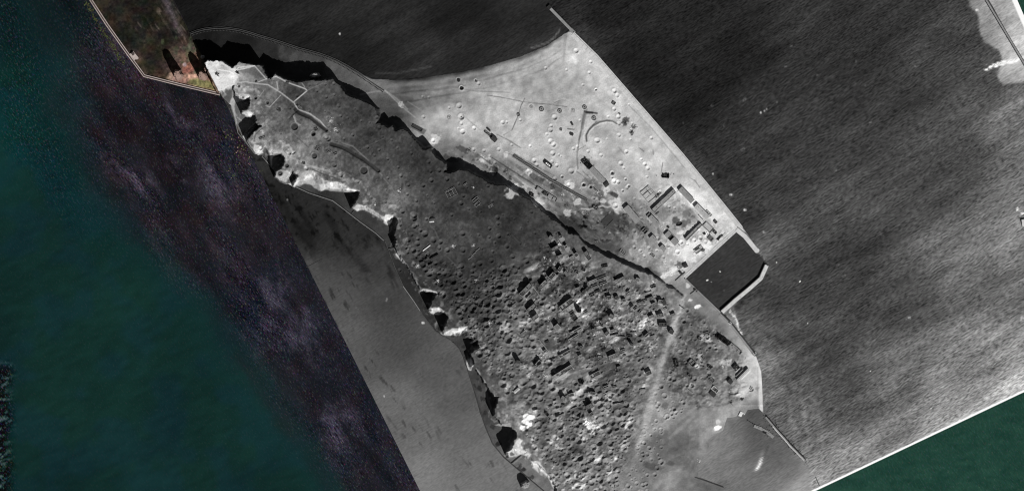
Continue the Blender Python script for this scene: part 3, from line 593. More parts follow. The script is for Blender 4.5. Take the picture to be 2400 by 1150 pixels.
# buildings: x, y, length, width, angle of the long axis in the map (down = plus), height, style, label
BL = [
 # barracks quarter by the harbour
 (1555.5,471,70,10,-43,6.2,'long','long ruined block with a broken roof along the upper side of the harbour yard'),
 (1608.5,457,42,12,46,5.6,'roof','flat grey roofed barrack nearest the white quay, upper of the two in line'),
 (1645,496,41,11.6,46,5.6,'roofpale','pale roofed barrack below the bleached ground, lower of the two in line by the quay'),
 (1533,517,28,10.6,46,5.2,'roof','short grey barrack right of the smooth long roof, with rubble at its lower end'),
 (1625.5,543,52,7.5,-45,6.2,'ragged','ragged ruined block running diagonally just below the black oval shaft'),
 (1659.5,532,25,14,44,1.6,'pad','low square walled plot between the ragged block and the quay'),
 (1677,520,7.5,6.5,44,3.2,'shell','small square shell standing alone near the quay, above the low walled plot'),
 (1676,544.5,8,7,44,3.0,'shell','small roofless box beside the lower corner of the low walled plot'),
 (1519.8,454.6,32,27,50,1.7,'plot','large open ruin of low wall outlines above the long ruined block'),
 (1511,541,13,12,46,3.8,'shell','square roofless shell with white spoil at its right side, below the smooth long roof'),
 (1531,559,15,11,46,5.0,'roof','small grey hut tucked below the square roofless shell with white spoil'),
 (1574,558,36,14,46,3.8,'holed','low barrack with a dark hole in its roof, left of the ragged diagonal block'),
 (1481,502,45,14,50,6.0,'roof','long smooth grey roof at the left edge of the harbour barracks'),
 (1553.5,581,13,9,46,5.0,'roof','little hut with a triangular shadow, lowest of the barracks group'),
 (1460,590,15,9,35,2.6,'plot','low ruined room on the slope just above the cliff shadow'),
 (1281,455,56,9,32,4.2,'sheds','long narrow building beside the tramway under the cliff, wall standing and roof patchy'),
 (1148,317,30,5,38,4.0,'shell','long narrow dark hull of walls lying alone on the pale sand flat'),
 (1158,326,13,10,40,6.5,'roofdk','dark square block at the lower end of the long narrow hull on the sand flat'),
 (1145.5,304,9,3.2,40,2.4,'roofdk','tiny dark hut just above the long narrow hull on the sand flat'),
 (1284.5,385,20,8,38,4.0,'skyl','dark hut with three white skylights on the pale flat'),
 (1375,383,26,13,46,4.5,'burnt','burnt out head of the long ruin, dark and broken, above the grey strip roof'),
 (1400,410,44,12,47,4.2,'roof','grey strip roof behind the burnt out head of the long ruin'),
 (1421,432,11,9,-40,6.5,'roofdk','black block at the lower end of the grey strip roof'),
 (1560,412,17,10,5,4.2,'burnt','dark shattered hut standing alone above the barracks, nearest the quay edge'),
 (1438.5,242,8,8,35,3.0,'shell','tiny open square of walls near the upper quay, on bare sand'),
 (1452,267,5,4,50,2.0,'shell','tiny angular wall corner beside the craters near the upper quay'),
 (1341,291,5,4,60,3.5,'roofdk','small dark pillbox left of the sunken strip, upper of a pair'),
 (1340,315,7,5,20,3.0,'roofdk','small dark pillbox left of the sunken strip, lower of a pair'),
 (1315,304,4.5,6,10,3.2,'shell','small boxy post on the open sand left of the two pillboxes'),
 (1246,456,9,7,30,4.5,'burnt','dark stump of a shed at the upper end of the narrow building under the cliff'),
 (1395,486,12,7,30,2.5,'shell','dark broken cellar above the burnt slope, left of the walled dark plot'),
 (1424,516,24,18,-45,1.4,'pad2','dark walled square plot on the slope left of the barracks'),
 (978,300,26,8,28,2.2,'pad2','grey oblong platform under the cliff at the back of the beach'),
 (1660.6,499.6,17,7,46,1.8,'plot','thin walled oblong yard against the right side of the lower quay barrack'),
 (1642,509,15,2,46,1.8,'wallrow','broken wall strip along the left side of the lower quay barrack'),
 (1651,547,5.5,3.4,-25,3.0,'burnt','tiny dark shed between the ragged block and the harbour quay'),
 (1687,556,17,4,-42,2.2,'burnt','dark narrow row of wreckage right on the upper harbour quay'),
 (1665,558,13,10,44,2.4,'shell','tumbled double roomed ruin behind the upper harbour quay'),
 (1541,458,9,4,-35,3.0,'burnt','dark splintered shed at the right corner of the low wall outlines'),
 (1519,503,10,2.6,-44,3.2,'wall','single bar of wall standing off the upper end of the short barrack'),
 (1566,532,5,5,40,2.0,'shell','tiny roofless box left of the black oval shaft'),
 (1637,584,22,13,-35,2.2,'plot','fallen frame of beams on the bleached ground above the harbour basin'),
 (1648,586,8,4,-15,2.8,'burnt','small dark wreck beside the fallen frame above the harbour basin'),
 (1606,622,10,8,-20,4.5,'roofdk','dark squat block near the left corner of the harbour basin'),
 (1595,639,6,4,40,3.5,'roofdk','little dark hut between the squat block and the basin corner'),
 (1375,499,12,8,30,2.2,'plot','barred ruin of short cross walls on the dark slope'),
 (1398,447,22,6,48,1.8,'plot','narrow walled strip left of the black block below the strip roof'),
 (1541,500,10,3,-42,1.8,'wallrow','stub of wall below the long ruined block'),
 (1502,520,16,2,46,1.6,'wallrow','low broken wall left of the short barrack'),
 (1588,570,14,3,46,1.8,'wallrow','low broken wall right of the holed barrack'),
 (1530,598,10,6,40,1.8,'plot','faint low room outline under the barracks group'),
 # yard in the lower right
 (1694,795,36,11,36,9.0,'burnt','tall dark end of the long wrecked hall by the sea wall'),
 (1724,817,34,9.5,40,6.0,'ragged','lower half of the long wrecked hall by the sea wall'),
 (1622,850,17,13,42,6.0,'shell','house with standing inner walls beside the white round heap'),
 (1663,858,12,7,35,5.0,'burnt','dark burnt shed in the middle of the lower right yard'),
 (1666,888.5,18,8,38,4.0,'shell','oblong roofless shell with pale rims in the lower right yard, above two parallel ones'),
 (1725,860,14,13,-42,7.0,'burnt','big dark gutted house nearest the coast road'),
 (1741,878,37,5.5,-45,6.8,'roofpale','long white topped wall building at the edge of the pale coast yard'),
 (1711,893,10,9,40,6.5,'roofdk','black cube of a building below the gutted house by the coast road'),
 (1676,912,17,10,40,4.0,'plot','roofless oblong with white wall tops and a cross wall in the lower right yard'),
 (1670,922,14,9,40,4.0,'roofdk','grey roofed oblong tight against the roofless one with white wall tops'),
 (1617,916,18,2,40,3.2,'wall','single thin wall left standing at the lower left of the yard'),
 (1733,873,24,2,-45,5.0,'wall','thin parallel wall just inside the long white topped building'),
 (1615,878,7,5,40,4,'shell',None),(1640,792,8,6,20,3,'shell',None),(1655,780,12,5,-15,3,'shell',None),(1648,838,10,6,40,3,'shell',None),
 # bombed town on the plateau
 (1232.5,679,35,11,-45,13,'shell','largest gutted block at the upper left of the bombed town, beside a long thin wall'),
 (1250,672,44,2,54,5,'wall','long thin wall running down from the largest gutted block'),
 (1294,646,17,10,-48,12,'shell','gutted block in the row above the pale street, right hand one'),
 (1275,665,18,10,-45,12,'shell','gutted block in the row above the pale street, left hand one'),
 (1246,722,23,11,-40,13,'shell','gutted square block below the largest one, second down the left side'),
 (1254,743,16,9,-40,11,'shell','gutted block third down the left side of the bombed town'),
 (1239,693,16,4,-40,6,'wallrow','broken garden wall between the two big gutted blocks on the left'),
 (1328,713,36,13,-36,13,'ragged','wide ragged church ruin beside the pointed steeple'),
 (1357.5,728.5,8,8,20,31,'spire','pointed steeple of the ruined church casting a long thin shadow'),
 (1312,630,12,8,-60,10,'shell',None),(1327,641,13,7,50,6,'shell',None),(1291,556,9.5,8,30,9,'shell',None),(1313,554,6,7,80,8,'shell',None),
 (1301,582,18,9,-30,10,'shell',None),(1326,578,7,8,60,9,'shell',None),(1313,602,12,9,-20,10,'shell',None),(1350,597,9,9,60,10,'shell',None),
 (1374,594,11,10,55,10,'shell',None),(1340,603,10,6,-30,6,'shell',None),(1379,603,12,10,55,2.5,'plot',None),(1417,623,14,5,-10,4.5,'shell',None),
 (1456,653,17,6,-28,8,'shell',None),(1445,657,5,10,62,8,'shell',None),(1494,655,10,8,20,8,'shell',None),(1531,671,13,6,-15,5,'shell',None),
 (1427,697,11,9,-12,9.5,'shell',None),(1445,697,9,8,-15,8.5,'shell',None),(1462,703,8,7,-15,7.5,'shell',None),(1522,698,17,5,-20,5.5,'shell',None),
 (1519,684,16,3,-18,4,'wallrow',None),(1547,706.5,10,9,15,9,'shell',None),(1532,712,11,6,-25,7,'shell',None),(1556,708,8,13,-20,5,'roofdk',None),
 (1433,740,11,9,25,11,'shell',None),(1547.5,739,14,8,-10,9,'shell',None),(1526,741,13,6,-25,6,'shell',None),(1577,736.5,11,5,-20,6,'shell',None),
 (1389,659,20,7,-22,7,'shell',None),(1408,650,27,5,-22,5,'shell',None),(1414,663,18,5,-20,5,'shell',None),(1472,684,9,5,-30,4.5,'shell',None),
 (1393,669,15,5,-22,4,'shell',None),(1400,682,13,4,-20,5,'shell',None),(1352,638,8,6,20,5,'shell',None),(1368,632,7,6,20,5,'shell',None),
 (1355,676,9,7,-20,6,'shell',None),(1376,677,9,7,-50,7,'shell',None),(1367,684,8,7,-50,7,'shell',None),(1388,691,13,6,-25,4.5,'shell',None),
 (1306,766,13,13,50,10.5,'shell',None),(1215,846,9,6,10,23,'tower','tall narrow slab tower on the left of the town throwing a bar of shadow'),
 (1222,852,8,4,45,8,'shell','low annex at the foot of the tall narrow slab tower'),
 (1261,851,18,9,-50,11,'shell',None),(1266,856,11,6,-30,6,'shell',None),
 (1318.5,871,52,10,-32,12,'hall','long gutted hall with a pale strip along its lower side'),
 (1324,828,30,7,-30,8,'ragged','ragged row of walls above the long gutted hall'),
 (1277,822,8,6,-30,7,'shell',None),(1274.5,809,37,2,50,5,'wall','thin wall at the edge of a dark square garden in the town'),
 (1349,774,30,6,-30,6,'ragged',None),(1344,790,28,5,-30,5,'ragged',None),(1346,744,14,12,50,5,'shell','square shell with dark corner rooms right below the steeple'),
 (1362,813,8,6,20,7,'shell',None),(1360,834,9,7,-30,8,'shell',None),(1480,806,7,4,20,14,'tower','slim leaf shaped chimney stack alone in the lower town'),
 (1553,760,19,9,0,8,'shell',None),(1573,777,11,9,30,9,'shell',None),(1436,835,20,11,-20,10,'shell',None),(1395,877,25,10,-28,9,'ragged',None),
 (1422,780,10,8,-40,8,'shell',None),(1436,774,9,6,-20,7,'shell',None),(1520,873,13,9,-20,8,'shell',None),(1584,850,10,18,-15,6,'burnt',None),
 (1320,932,10,9,30,10,'shell',None),(1339,924,12,8,-15,8,'shell',None),(1389,920,12,7,10,8,'shell',None),(1381.5,951,17,11,-28,10,'shell',None),
 (1386,969,9,8,-35,8.5,'shell',None),(1281,968,6,12,-40,8,'burnt',None),(1211,913,15,6,-40,6,'roofpale','house with a white lit wall at the left end of the town'),
 (1363,894,9,9,20,8,'burnt',None),(1320,946,8,4,-20,4,'shell',None),(1450,860,9,5,-10,6,'shell',None),(1485,778,13,4,-5,5,'wallrow',None),
 (1476,787,12,5,5,4,'shell',None),(1515,785,12,6,-40,6,'shell',None),(1529,786,12,3,-20,4,'wallrow',None),(1440,784,20,3,-10,5,'wallrow',None),
 (1455,788,20,3,5,4,'wallrow',None),(1500,730,9,5,-50,5,'shell',None),(1489,722,9,5,-45,5,'shell',None),(1480,716,9,4,-40,5,'shell',None),
 (1510,704,14,4,-20,5,'shell',None),(1498,706,12,4,-25,4.5,'shell',None),(1373,730,10,5,-30,4,'shell',None),(1340,733,12,7,-35,5,'shell',None),
 (1405,835,8,4,0,5,'shell',None),(1460,820,10,5,-15,5,'shell',None),(1463,832,8,4,-10,4,'shell',None),(1390,772,6,5,10,6,'shell',None),
 (1410,762,7,5,20,5,'shell',None),(1560,722,9,4,-20,4,'shell',None),(1345,955,16,3,-20,4,'wallrow',None),(1316,970,14,3,-25,3.5,'wallrow',None),
 (1205,712,12,3,-40,4,'wallrow',None),(1290,700,10,3,-30,3,'wallrow',None),(1225,778,14,2,-40,4,'wallrow',None),(1282,800,10,4,-20,4,'shell',None),
 (1440,905,11,4,-10,5,'shell',None),(1450,945,26,4,-8,6,'ragged',None),(1506,912,14,3,-5,4,'shell',None),(1420,905,12,5,-20,5,'shell',None),
 # upper plateau
 (1019.5,604,22,6,-28,5.5,'roofdk','dark oblong shed alone on the cratered turf left of the town'),
 (1000.5,581,22,2,-37,2.5,'wallpale','bare white wall lying left of the dark oblong shed'),
 (1014,513,16,8,-5,4,'bunker','small rounded bunker with a white scar in the middle of the plateau'),
 (1058,452,25,19,-28,2.0,'plot','large square enclosure of low walls in the dark upper turf'),
 (1114,467,16,6,-40,3.5,'shell','roofless hut by the path right of the square enclosure, higher of two'),
 (1119,478,15,8,-42,3.0,'shell','roofless hut by the path right of the square enclosure, lower of two'),
 (1091,432,9,4,-35,3,'shell','small hut at the upper right corner of the square enclosure'),
 (1150,483,12,6,-30,2,'plot','small low walled pen out on the dark turf near the cliff'),
 (1110,595,16,3,-38,2.5,'wallrow','short parallel trench wall in the middle turf, upper one'),(1104,603,16,3,-38,2.5,'wallrow','short parallel trench wall in the middle turf, lower one'),
 (1120,585,12,3,-38,2.5,'wallrow','short trench wall right of the parallel pair in the middle turf'),
 (1209,562,34,8,42,2.2,'pad2','long sunken dark strip platform on the upper turf'),
 (746.5,349,10,10,20,2.4,'plot','small square of walls inside a square on the western turf'),
 (713.6,383,7,6,15,2.4,'shell','little square pit house near the western cliff coves'),
 (774,357,9,4,-25,3,'shell','small dark L of walls above the second cutting'),(788,361,10,5,-25,3,'shell','small white edged hut above the second cutting'),
 (742,303,8,7,-30,3,'burnt','dark dugout right of the big round pit on the western turf'),
 (655,257,9,7,10,2.5,'shell','boxy dugout left of the first cutting'),(705,252,9,4,30,3,'shell','dark hut on the right side of the first cutting'),
 (617,324,16,4,-20,2.5,'shell','dark gun position of linked walls on the west cliff'),(692,361,10,3,-30,1.8,'wallrow','thin zigzag wall on the western turf'),
 (676,196,6,5,10,2.5,'shell','tiny dark hut on the turf below the northern cliff path'),(558,171,7,5,40,3,'burnt','dark gun pit at the path junction on the northern tip'),
 (512,175,7,6,30,2.5,'burnt','dark emplacement left of the path junction on the northern tip'),
]
for b in BL: FOOT.append((b[0], b[1], 0.5 * math.hypot(b[2], b[3])))

for b in BL:                                                 # spilled masonry on the sunny side of the tall ruins
    if b[5] >= 7.5 and b[6] in ('shell', 'ragged', 'hall') and b[1] > 540: pblob(b[0] + 4, b[1] + 6, max(b[2] * .5, 7), 168, .6, 1.0, ry=6, rot=b[4])
# random bomb craters over the saturated ground
cand = []
PTS = RNG.uniform((930, 520), (1760, 1200), (9000, 2))
tz = sstep(-5, 20, poly_sd(PTS[:, 0], PTS[:, 1], [(935,545),(1090,625),(1230,620),(1290,690),(1250,760),(1290,800),(1330,900),(1480,900),(1500,970),(1480,1050),(1440,1200),(1320,1200),(1275,1095),
      (1215,1015),(1190,930),(1135,870),(1085,765),(1025,690),(960,600)]))
tc = sstep(-5, 20, poly_sd(PTS[:, 0], PTS[:, 1], [(1230,620),(1330,600),(1560,690),(1580,720),(1555,790),(1540,850),(1505,940),(1330,900),(1290,800),(1250,760),(1290,690)]))
ty = sstep(-5, 20, poly_sd(PTS[:, 0], PTS[:, 1], [(1600,710),(1690,770),(1700,830),(1640,960),(1560,1000),(1560,1100),(1500,1200),(1440,1200),(1510,950),(1560,830)]))
occ = list(mid) + [(x, y, r * 2.2) for x, y, r in pits]
for k in range(700):
    x, y = RNG.uniform(600, 1330), RNG.uniform(190, 620); r = RNG.uniform(2.0, 4.6)
    if mtop[int((y - gy[0]) / STEP), int((x - gx[0]) / STEP)] < .99 or any((x - u) ** 2 + (y - v) ** 2 < (r + w + 9) ** 2 for u, v, w in occ) or any((x - u) ** 2 + (y - v) ** 2 < (r + w) ** 2 for u, v, w in FOOT): continue
    occ.append((x, y, r)); crater(x, y, r, RNG.uniform(0, 18), .5, .2)
    if len(occ) > len(mid) + 130: break
for (x, y), a, b2, c2 in zip(PTS, tz, tc, ty):
    if a < .5 and b2 < .5 and c2 < .5: continue
    r = (3.0 + 6.6 * RNG.random() ** 1.9) if a > .5 else (2.6 + 4.4 * RNG.random() ** 2 if b2 > .5 else 2.6 + 3.4 * RNG.random() ** 2)
    if b2 > .5 and RNG.random() < .45: continue
    if c2 > .5 and RNG.random() < .66: continue
    if any((x - u) ** 2 + (y - v) ** 2 < ((r + w) * (0.36 + .7 * RNG.random())) ** 2 for u, v, w in occ): continue
    if any((x - u) ** 2 + (y - v) ** 2 < (r * 0.7 + w * 0.8) ** 2 for u, v, w in FOOT): continue
    if not (poly_sd(np.array([[x]]), np.array([[y]]), LAND)[0, 0] > r): continue
    occ.append((x, y, r))
    crater(x, y, r, RNG.uniform(2, 30) * (.45 if x < 1180 and y < 880 else 1), RNG.uniform(0.36, 0.62), RNG.uniform(.1, .28))
# churned earth between the craters
Z += townm * (3.8 * fbm(U / 1.5, Vv, 16, 71, 3) + 2.1 * fbm(U / 1.8, Vv, 7, 72, 2)) * (0.4 + mtop * .6) + yard * (3.4 * fbm(X, Y, 14, 73, 3) + 1.5 * fbm(X, Y, 6, 75, 2))
Z += (1 - townm) * 0.45 * fbm(X, Y, 11, 74, 2) * (sdL > 6) * (Z > 0.5)
for x, y, rr in FOOT:                                        # level the building plots
    if rr > 22: continue
    s = win(x - 2 * rr, x + 2 * rr, y - 2 * rr, y + 2 * rr); d = np.hypot(X[s] - x, Y[s] - y)
    if d.size == 0: continue
    z0 = float(np.median(Z[s][d < rr])) if (d < rr).any() else 0
    m = sstep(rr * 1.15, rr * 0.7, d) * .8; Z[s] = Z[s] * (1 - m) + z0 * m

# speckle of loose stone in the town
spk = vnoise(X, Y, 2.2, 93)
G = G + np.where(spk > 0.44, 60, 0) * (townm + yard * .6) * sstep(-0.2, 0.3, fbm(X, Y, 26, 94, 2)) * .9
G = G - np.where(vnoise(X, Y, 3.2, 95) > 0.42, 28, 0) * (townm + yard * .5)
G = np.clip(G, 12, 252)
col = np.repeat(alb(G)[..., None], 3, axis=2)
# the colour-photographed strip left of the seam: weedy reef flat, red shingle, turf
sat = X < seam(Y)
base = np.array([39, 36, 31.0])
n1 = fbm(X, Y, 40, 111, 3); n2 = fbm(X * .82 - Y * .57, (X * .57 + Y * .82) * 6, 30, 112, 3)
Rg = np.stack([base[0] + 22 * n1 + 0 * X, base[1] + 16 * n1 + 0 * X, base[2] + 12 * n1 + 0 * X], -1)
def satmix(m, rgb, k=1.0):
    global Rg
    m = (m * k)[..., None]; Rg = Rg * (1 - m) + np.array(rgb, float) * m
across = (X - 300) * .83 - (Y - 100) * .56
reef = sstep(0.12, 0.3, fbm((X * .83 - Y * .56), (X * .56 + Y * .83) / 7, 4.0, 113, 2)) * sstep(15, 60, across) * sstep(-.2, .25, fbm(X, Y, 40, 119, 2))
satmix(reef, (96, 86, 80), .6)
satmix(sstep(14, -14, np.abs(X - seam(Y) + 22 - (60 - Y) * .05) - 6) * sstep(105, 60, Y), (92, 82, 88), .9)
satmix(sstep(80, 25, np.hypot(X - 445, (Y - 148) * 1.2)), (118, 90, 82), .75)
satmix(sstep(0.0, .3, fbm(X, Y, 16, 115) - np.hypot(X - 460, Y - 135) / 140 + .22), (70, 82, 60), .5)
satmix(sstep(-6, 6, poly_sd(X, Y, [(395,182),(400,172),(425,178),(440,172),(470,176),(495,186),(512,216),(440,202),(400,194)])), (222, 174, 152), .85)
satmix(sstep(-4, 4, poly_sd(X, Y, [(436,196),(446,186),(470,182),(497,192),(508,212),(470,206)])), (104, 106, 66), .85)
satmix(sstep(-4, 4, poly_sd(X, Y, [(390,184),(398,172),(408,174),(414,190),(400,192)])), (222, 190, 172), .9)  # sunlit foot of the tall stack painted pale
satmix(sstep(-4, 4, poly_sd(X, Y, [(428,172),(430,150),(445,146),(456,160),(452,172)])), (150, 96, 84), .8)
satmix(sstep(7, 2, np.hypot(X - 433, Y - 152)), (190, 170, 180), .8)
satmix(sstep(22, 8, np.hypot(X - 318, Y - 136)), (92, 74, 62), .6)
satmix(sstep(26, 0, line_dist(X, Y, [(345, 172), (420, 192), (430,194)])) * (Y < 198), (78, 62, 54), .5)
Rg = np.clip(Rg * (1 + .5 * fbm(X, Y, 5, 117, 3)[..., None]) + 7 * np.stack([fbm(X, Y, 18, 121), fbm(X, Y, 18, 122), fbm(X, Y, 18, 123)], -1), 8, 250)
Zs = np.minimum(np.clip(sdL * .6, -3, 200), 1.1) + .5 * reef + .3 * fbm(X, Y, 9, 118)
Z = np.where(sat, np.where(sdP > -3, Z, Zs), Z)
satc = lin(Rg) / KLIT
col = np.where(sat[..., None], satc, col)

# split the sheet into named pieces of ground
ny, nx = X.shape
Zf = np.maximum(np.maximum(Z[:-1, :-1], Z[1:, :-1]), np.maximum(Z[:-1, 1:], Z[1:, 1:]))
keep = Zf > -0.8
mf = mtop[:-1, :-1]; Xf = X[:-1, :-1]; Yf = Y[:-1, :-1]
reg = np.full(mf.shape, 3)                                   # 3 lowland
reg[mf > 0.93] = 0                                           # plateau
reg[(mf <= 0.93) & (mf > 0.06)] = 1                          # cliff
reg[(mf <= 0.06) & (dSW[:-1, :-1] < dNE[:-1, :-1]) & (Xf < 1330)] = 2
reg[(dN[:-1, :-1] < 24) & (Xf > 905) & (mf <= .06)] = 4
reg[sat[:-1, :-1] & (mf <= .06)] = 5
def ground_piece(name, mask):
    ii, jj = np.nonzero(mask & keep)
    a = ii * nx + jj
    quads = np.stack([a + nx, a + nx + 1, a + 1, a], 1)
    used, inv = np.unique(quads, return_inverse=True)
    co = np.stack([X.ravel()[used] - 1200.0, 575.0 - Y.ravel()[used], Z.ravel()[used]], 1)
    cc = np.concatenate([col.reshape(-1, 3)[used], np.ones((len(used), 1))], 1)
    me = bpy.data.meshes.new(name)
    me.vertices.add(len(used)); me.vertices.foreach_set('co', co.astype(np.float32).ravel())
    n = len(quads)
    me.loops.add(4 * n); me.loops.foreach_set('vertex_index', inv.astype(np.int32).ravel())
    me.polygons.add(n); me.polygons.foreach_set('loop_start', (np.arange(n) * 4).astype(np.int32))
    me.polygons.foreach_set('use_smooth', np.ones(n, bool))
    at = me.attributes.new('Col', 'FLOAT_COLOR', 'POINT'); at.data.foreach_set('color', cc.astype(np.float32).ravel())
    me.materials.append(M_ground); me.update(calc_edges=True); me.validate()
    o = link(bpy.data.objects.new(name, me)); o['kind'] = 'structure'
    return o
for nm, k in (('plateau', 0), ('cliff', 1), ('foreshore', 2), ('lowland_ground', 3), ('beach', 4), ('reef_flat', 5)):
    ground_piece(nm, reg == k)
def zat(x, y):
    u = (x - gx[0]) / STEP; v = (y - gy[0]) / STEP
    i = int(np.clip(v, 0, ny - 2)); j = int(np.clip(u, 0, nx - 2)); fu = u - j; fv = v - i
    return float((Z[i, j] * (1 - fu) + Z[i, j + 1] * fu) * (1 - fv) + (Z[i + 1, j] * (1 - fu) + Z[i + 1, j + 1] * fu) * fv)

# ------------------------------------------------------------------ water
def water_mat(name, swell_dir=(0.9, 0.42), speck=0.0, streak=0.5, ruf=0.55):
    m, nt, b = mat_new(name)
    N = nt.nodes.new; Lk = nt.links.new
    geo = N('ShaderNodeNewGeometry')
    at = N('ShaderNodeAttribute'); at.attribute_name = 'Col'
    am = N('ShaderNodeAttribute'); am.attribute_name = 'amp'
    mp = N('ShaderNodeMapping'); mp.vector_type = 'TEXTURE'
    mp.inputs['Rotation'].default_value = (0, 0, math.atan2(swell_dir[1], swell_dir[0]))
    mp.inputs['Scale'].default_value = (3.6, 1, 1)
    Lk(geo.outputs['Position'], mp.inputs['Vector'])
    n1 = N('ShaderNodeTexNoise'); n1.inputs['Scale'].default_value = 0.30; n1.inputs['Detail'].default_value = 4; n1.inputs['Roughness'].default_value = .6
    n2 = N('ShaderNodeTexNoise'); n2.inputs['Scale'].default_value = 0.045; n2.inputs['Detail'].default_value = 3
    Lk(mp.outputs[0], n1.inputs['Vector']); Lk(mp.outputs[0], n2.inputs['Vector'])
    s1 = N('ShaderNodeMath'); s1.operation = 'MULTIPLY_ADD'; s1.inputs[1].default_value = 0.28
    Lk(n2.outputs['Fac'], s1.inputs[0]); Lk(n1.outputs['Fac'], s1.inputs[2])
    mr = N('ShaderNodeMapRange'); mr.inputs['From Min'].default_value = 0.36; mr.inputs['From Max'].default_value = 0.92
    mr.inputs['To Min'].default_value = -streak; mr.inputs['To Max'].default_value = streak; mr.clamp = False
    Lk(s1.outputs[0], mr.inputs['Value'])
    ma = N('ShaderNodeMath'); ma.operation = 'MULTIPLY_ADD'; ma.inputs[2].default_value = 1.0
    Lk(mr.outputs[0], ma.inputs[0]); Lk(am.outputs['Fac'], ma.inputs[1])
    mc = N('ShaderNodeMath'); mc.operation = 'MAXIMUM'; mc.inputs[1].default_value = .25; Lk(ma.outputs[0], mc.inputs[0])
    mx = N('ShaderNodeMix'); mx.data_type = 'RGBA'; mx.blend_type = 'MULTIPLY'; mx.inputs[0].default_value = 1
    Lk(at.outputs['Color'], mx.inputs[6]); Lk(mc.outputs[0], mx.inputs[7])
    out = mx.outputs[2]
    if speck:  # white-cap glints painted into the base colour as specks
        n3 = N('ShaderNodeTexNoise'); n3.inputs['Scale'].default_value = 0.30; n3.inputs['Detail'].default_value = 3; n3.inputs['Roughness'].default_value = .7
        mp2 = N('ShaderNodeMapping'); mp2.vector_type = 'TEXTURE'; mp2.inputs['Rotation'].default_value = (0, 0, -1.05); mp2.inputs['Scale'].default_value = (1.9, 1, 1)
        Lk(geo.outputs['Position'], mp2.inputs['Vector']); Lk(mp2.outputs[0], n3.inputs['Vector'])
        n4 = N('ShaderNodeTexNoise'); n4.inputs['Scale'].default_value = 0.27; n4.inputs['Detail'].default_value = 4; n4.inputs['Roughness'].default_value = .75; Lk(mp2.outputs[0], n4.inputs['Vector'])
        hm = N('ShaderNodeMix'); hm.data_type = 'RGBA'; hm.inputs[0].default_value = .72
        Lk(n3.outputs['Color'], hm.inputs[6]); Lk(n4.outputs['Fac'], hm.inputs[7])
        v = N('ShaderNodeVectorMath'); v.operation = 'SUBTRACT'; v.inputs[1].default_value = (.545, .552, .541); Lk(hm.outputs[2], v.inputs[0])
        v2 = N('ShaderNodeVectorMath'); v2.operation = 'MAXIMUM'; v2.inputs[1].default_value = (-.012, -.012, -.012); Lk(v.outputs[0], v2.inputs[0])
        v3 = N('ShaderNodeVectorMath'); v3.operation = 'SCALE'; Lk(v2.outputs[0], v3.inputs[0])
        ms = N('ShaderNodeMath'); ms.operation = 'MULTIPLY'; ms.inputs[1].default_value = speck; Lk(am.outputs['Fac'], ms.inputs[0]); Lk(ms.outputs[0], v3.inputs['Scale'])
        v4 = N('ShaderNodeVectorMath'); v4.operation = 'ADD'; Lk(out, v4.inputs[0]); Lk(v3.outputs[0], v4.inputs[1])
        v5 = N('ShaderNodeVectorMath'); v5.operation = 'MAXIMUM'; v5.inputs[1].default_value = (.002, .002, .002); Lk(v4.outputs[0], v5.inputs[0])
        out = v5.outputs[0]
    Lk(out, b.inputs['Base Color'])
    b.inputs['Roughness'].default_value = ruf; b.inputs['IOR'].default_value = 1.33; b.inputs['Specular IOR Level'].default_value = .04
    bp = N('ShaderNodeBump'); bp.inputs['Strength'].default_value = .35; bp.inputs['Distance'].default_value = 1.2
    bs = N('ShaderNodeMath'); bs.operation = 'MULTIPLY'; Lk(n1.outputs['Fac'], bs.inputs[0]); Lk(am.outputs['Fac'], bs.inputs[1])
    Lk(bs.outputs[0], bp.inputs['Height']); Lk(bp.outputs[0], b.inputs['Normal'])
    return m
M_grey = water_mat('grey_sea', (0.85, 0.52), 0, 1.25)
M_teal = water_mat('green_sea', (0.62, -0.78), .72, .9)
def water_sheet(name, PX, PY, z, rgb, amp, m, mask=None):
    n0, n1 = PX.shape
    a = (np.arange(n0 - 1)[:, None] * n1 + np.arange(n1 - 1)[None, :])
    if mask is not None: a = a[mask[:-1, :-1]]
    a = a.ravel()
    quads = np.stack([a + n1, a + n1 + 1, a + 1, a], 1)
    used, inv = np.unique(quads, return_inverse=True)
    co = np.stack([PX.ravel()[used] - 1200, 575 - PY.ravel()[used], np.full(len(used), z)], 1)
    me = bpy.data.meshes.new(name)
    me.vertices.add(len(used)); me.vertices.foreach_set('co', co.astype(np.float32).ravel())
    n = len(quads)
    me.loops.add(4 * n); me.loops.foreach_set('vertex_index', inv.astype(np.int32).ravel())
    me.polygons.add(n); me.polygons.foreach_set('loop_start', (np.arange(n) * 4).astype(np.int32))
    c4 = np.concatenate([rgb.reshape(-1, 3)[used], np.ones((len(used), 1))], 1)
    at = me.attributes.new('Col', 'FLOAT_COLOR', 'POINT'); at.data.foreach_set('color', c4.astype(np.float32).ravel())
    aa = me.attributes.new('amp', 'FLOAT', 'POINT'); aa.data.foreach_set('value', amp.ravel()[used].astype(np.float32))
    me.materials.append(m); me.update(calc_edges=True); me.validate()
    o = link(bpy.data.objects.new(name, me)); o['kind'] = 'structure'
    return o
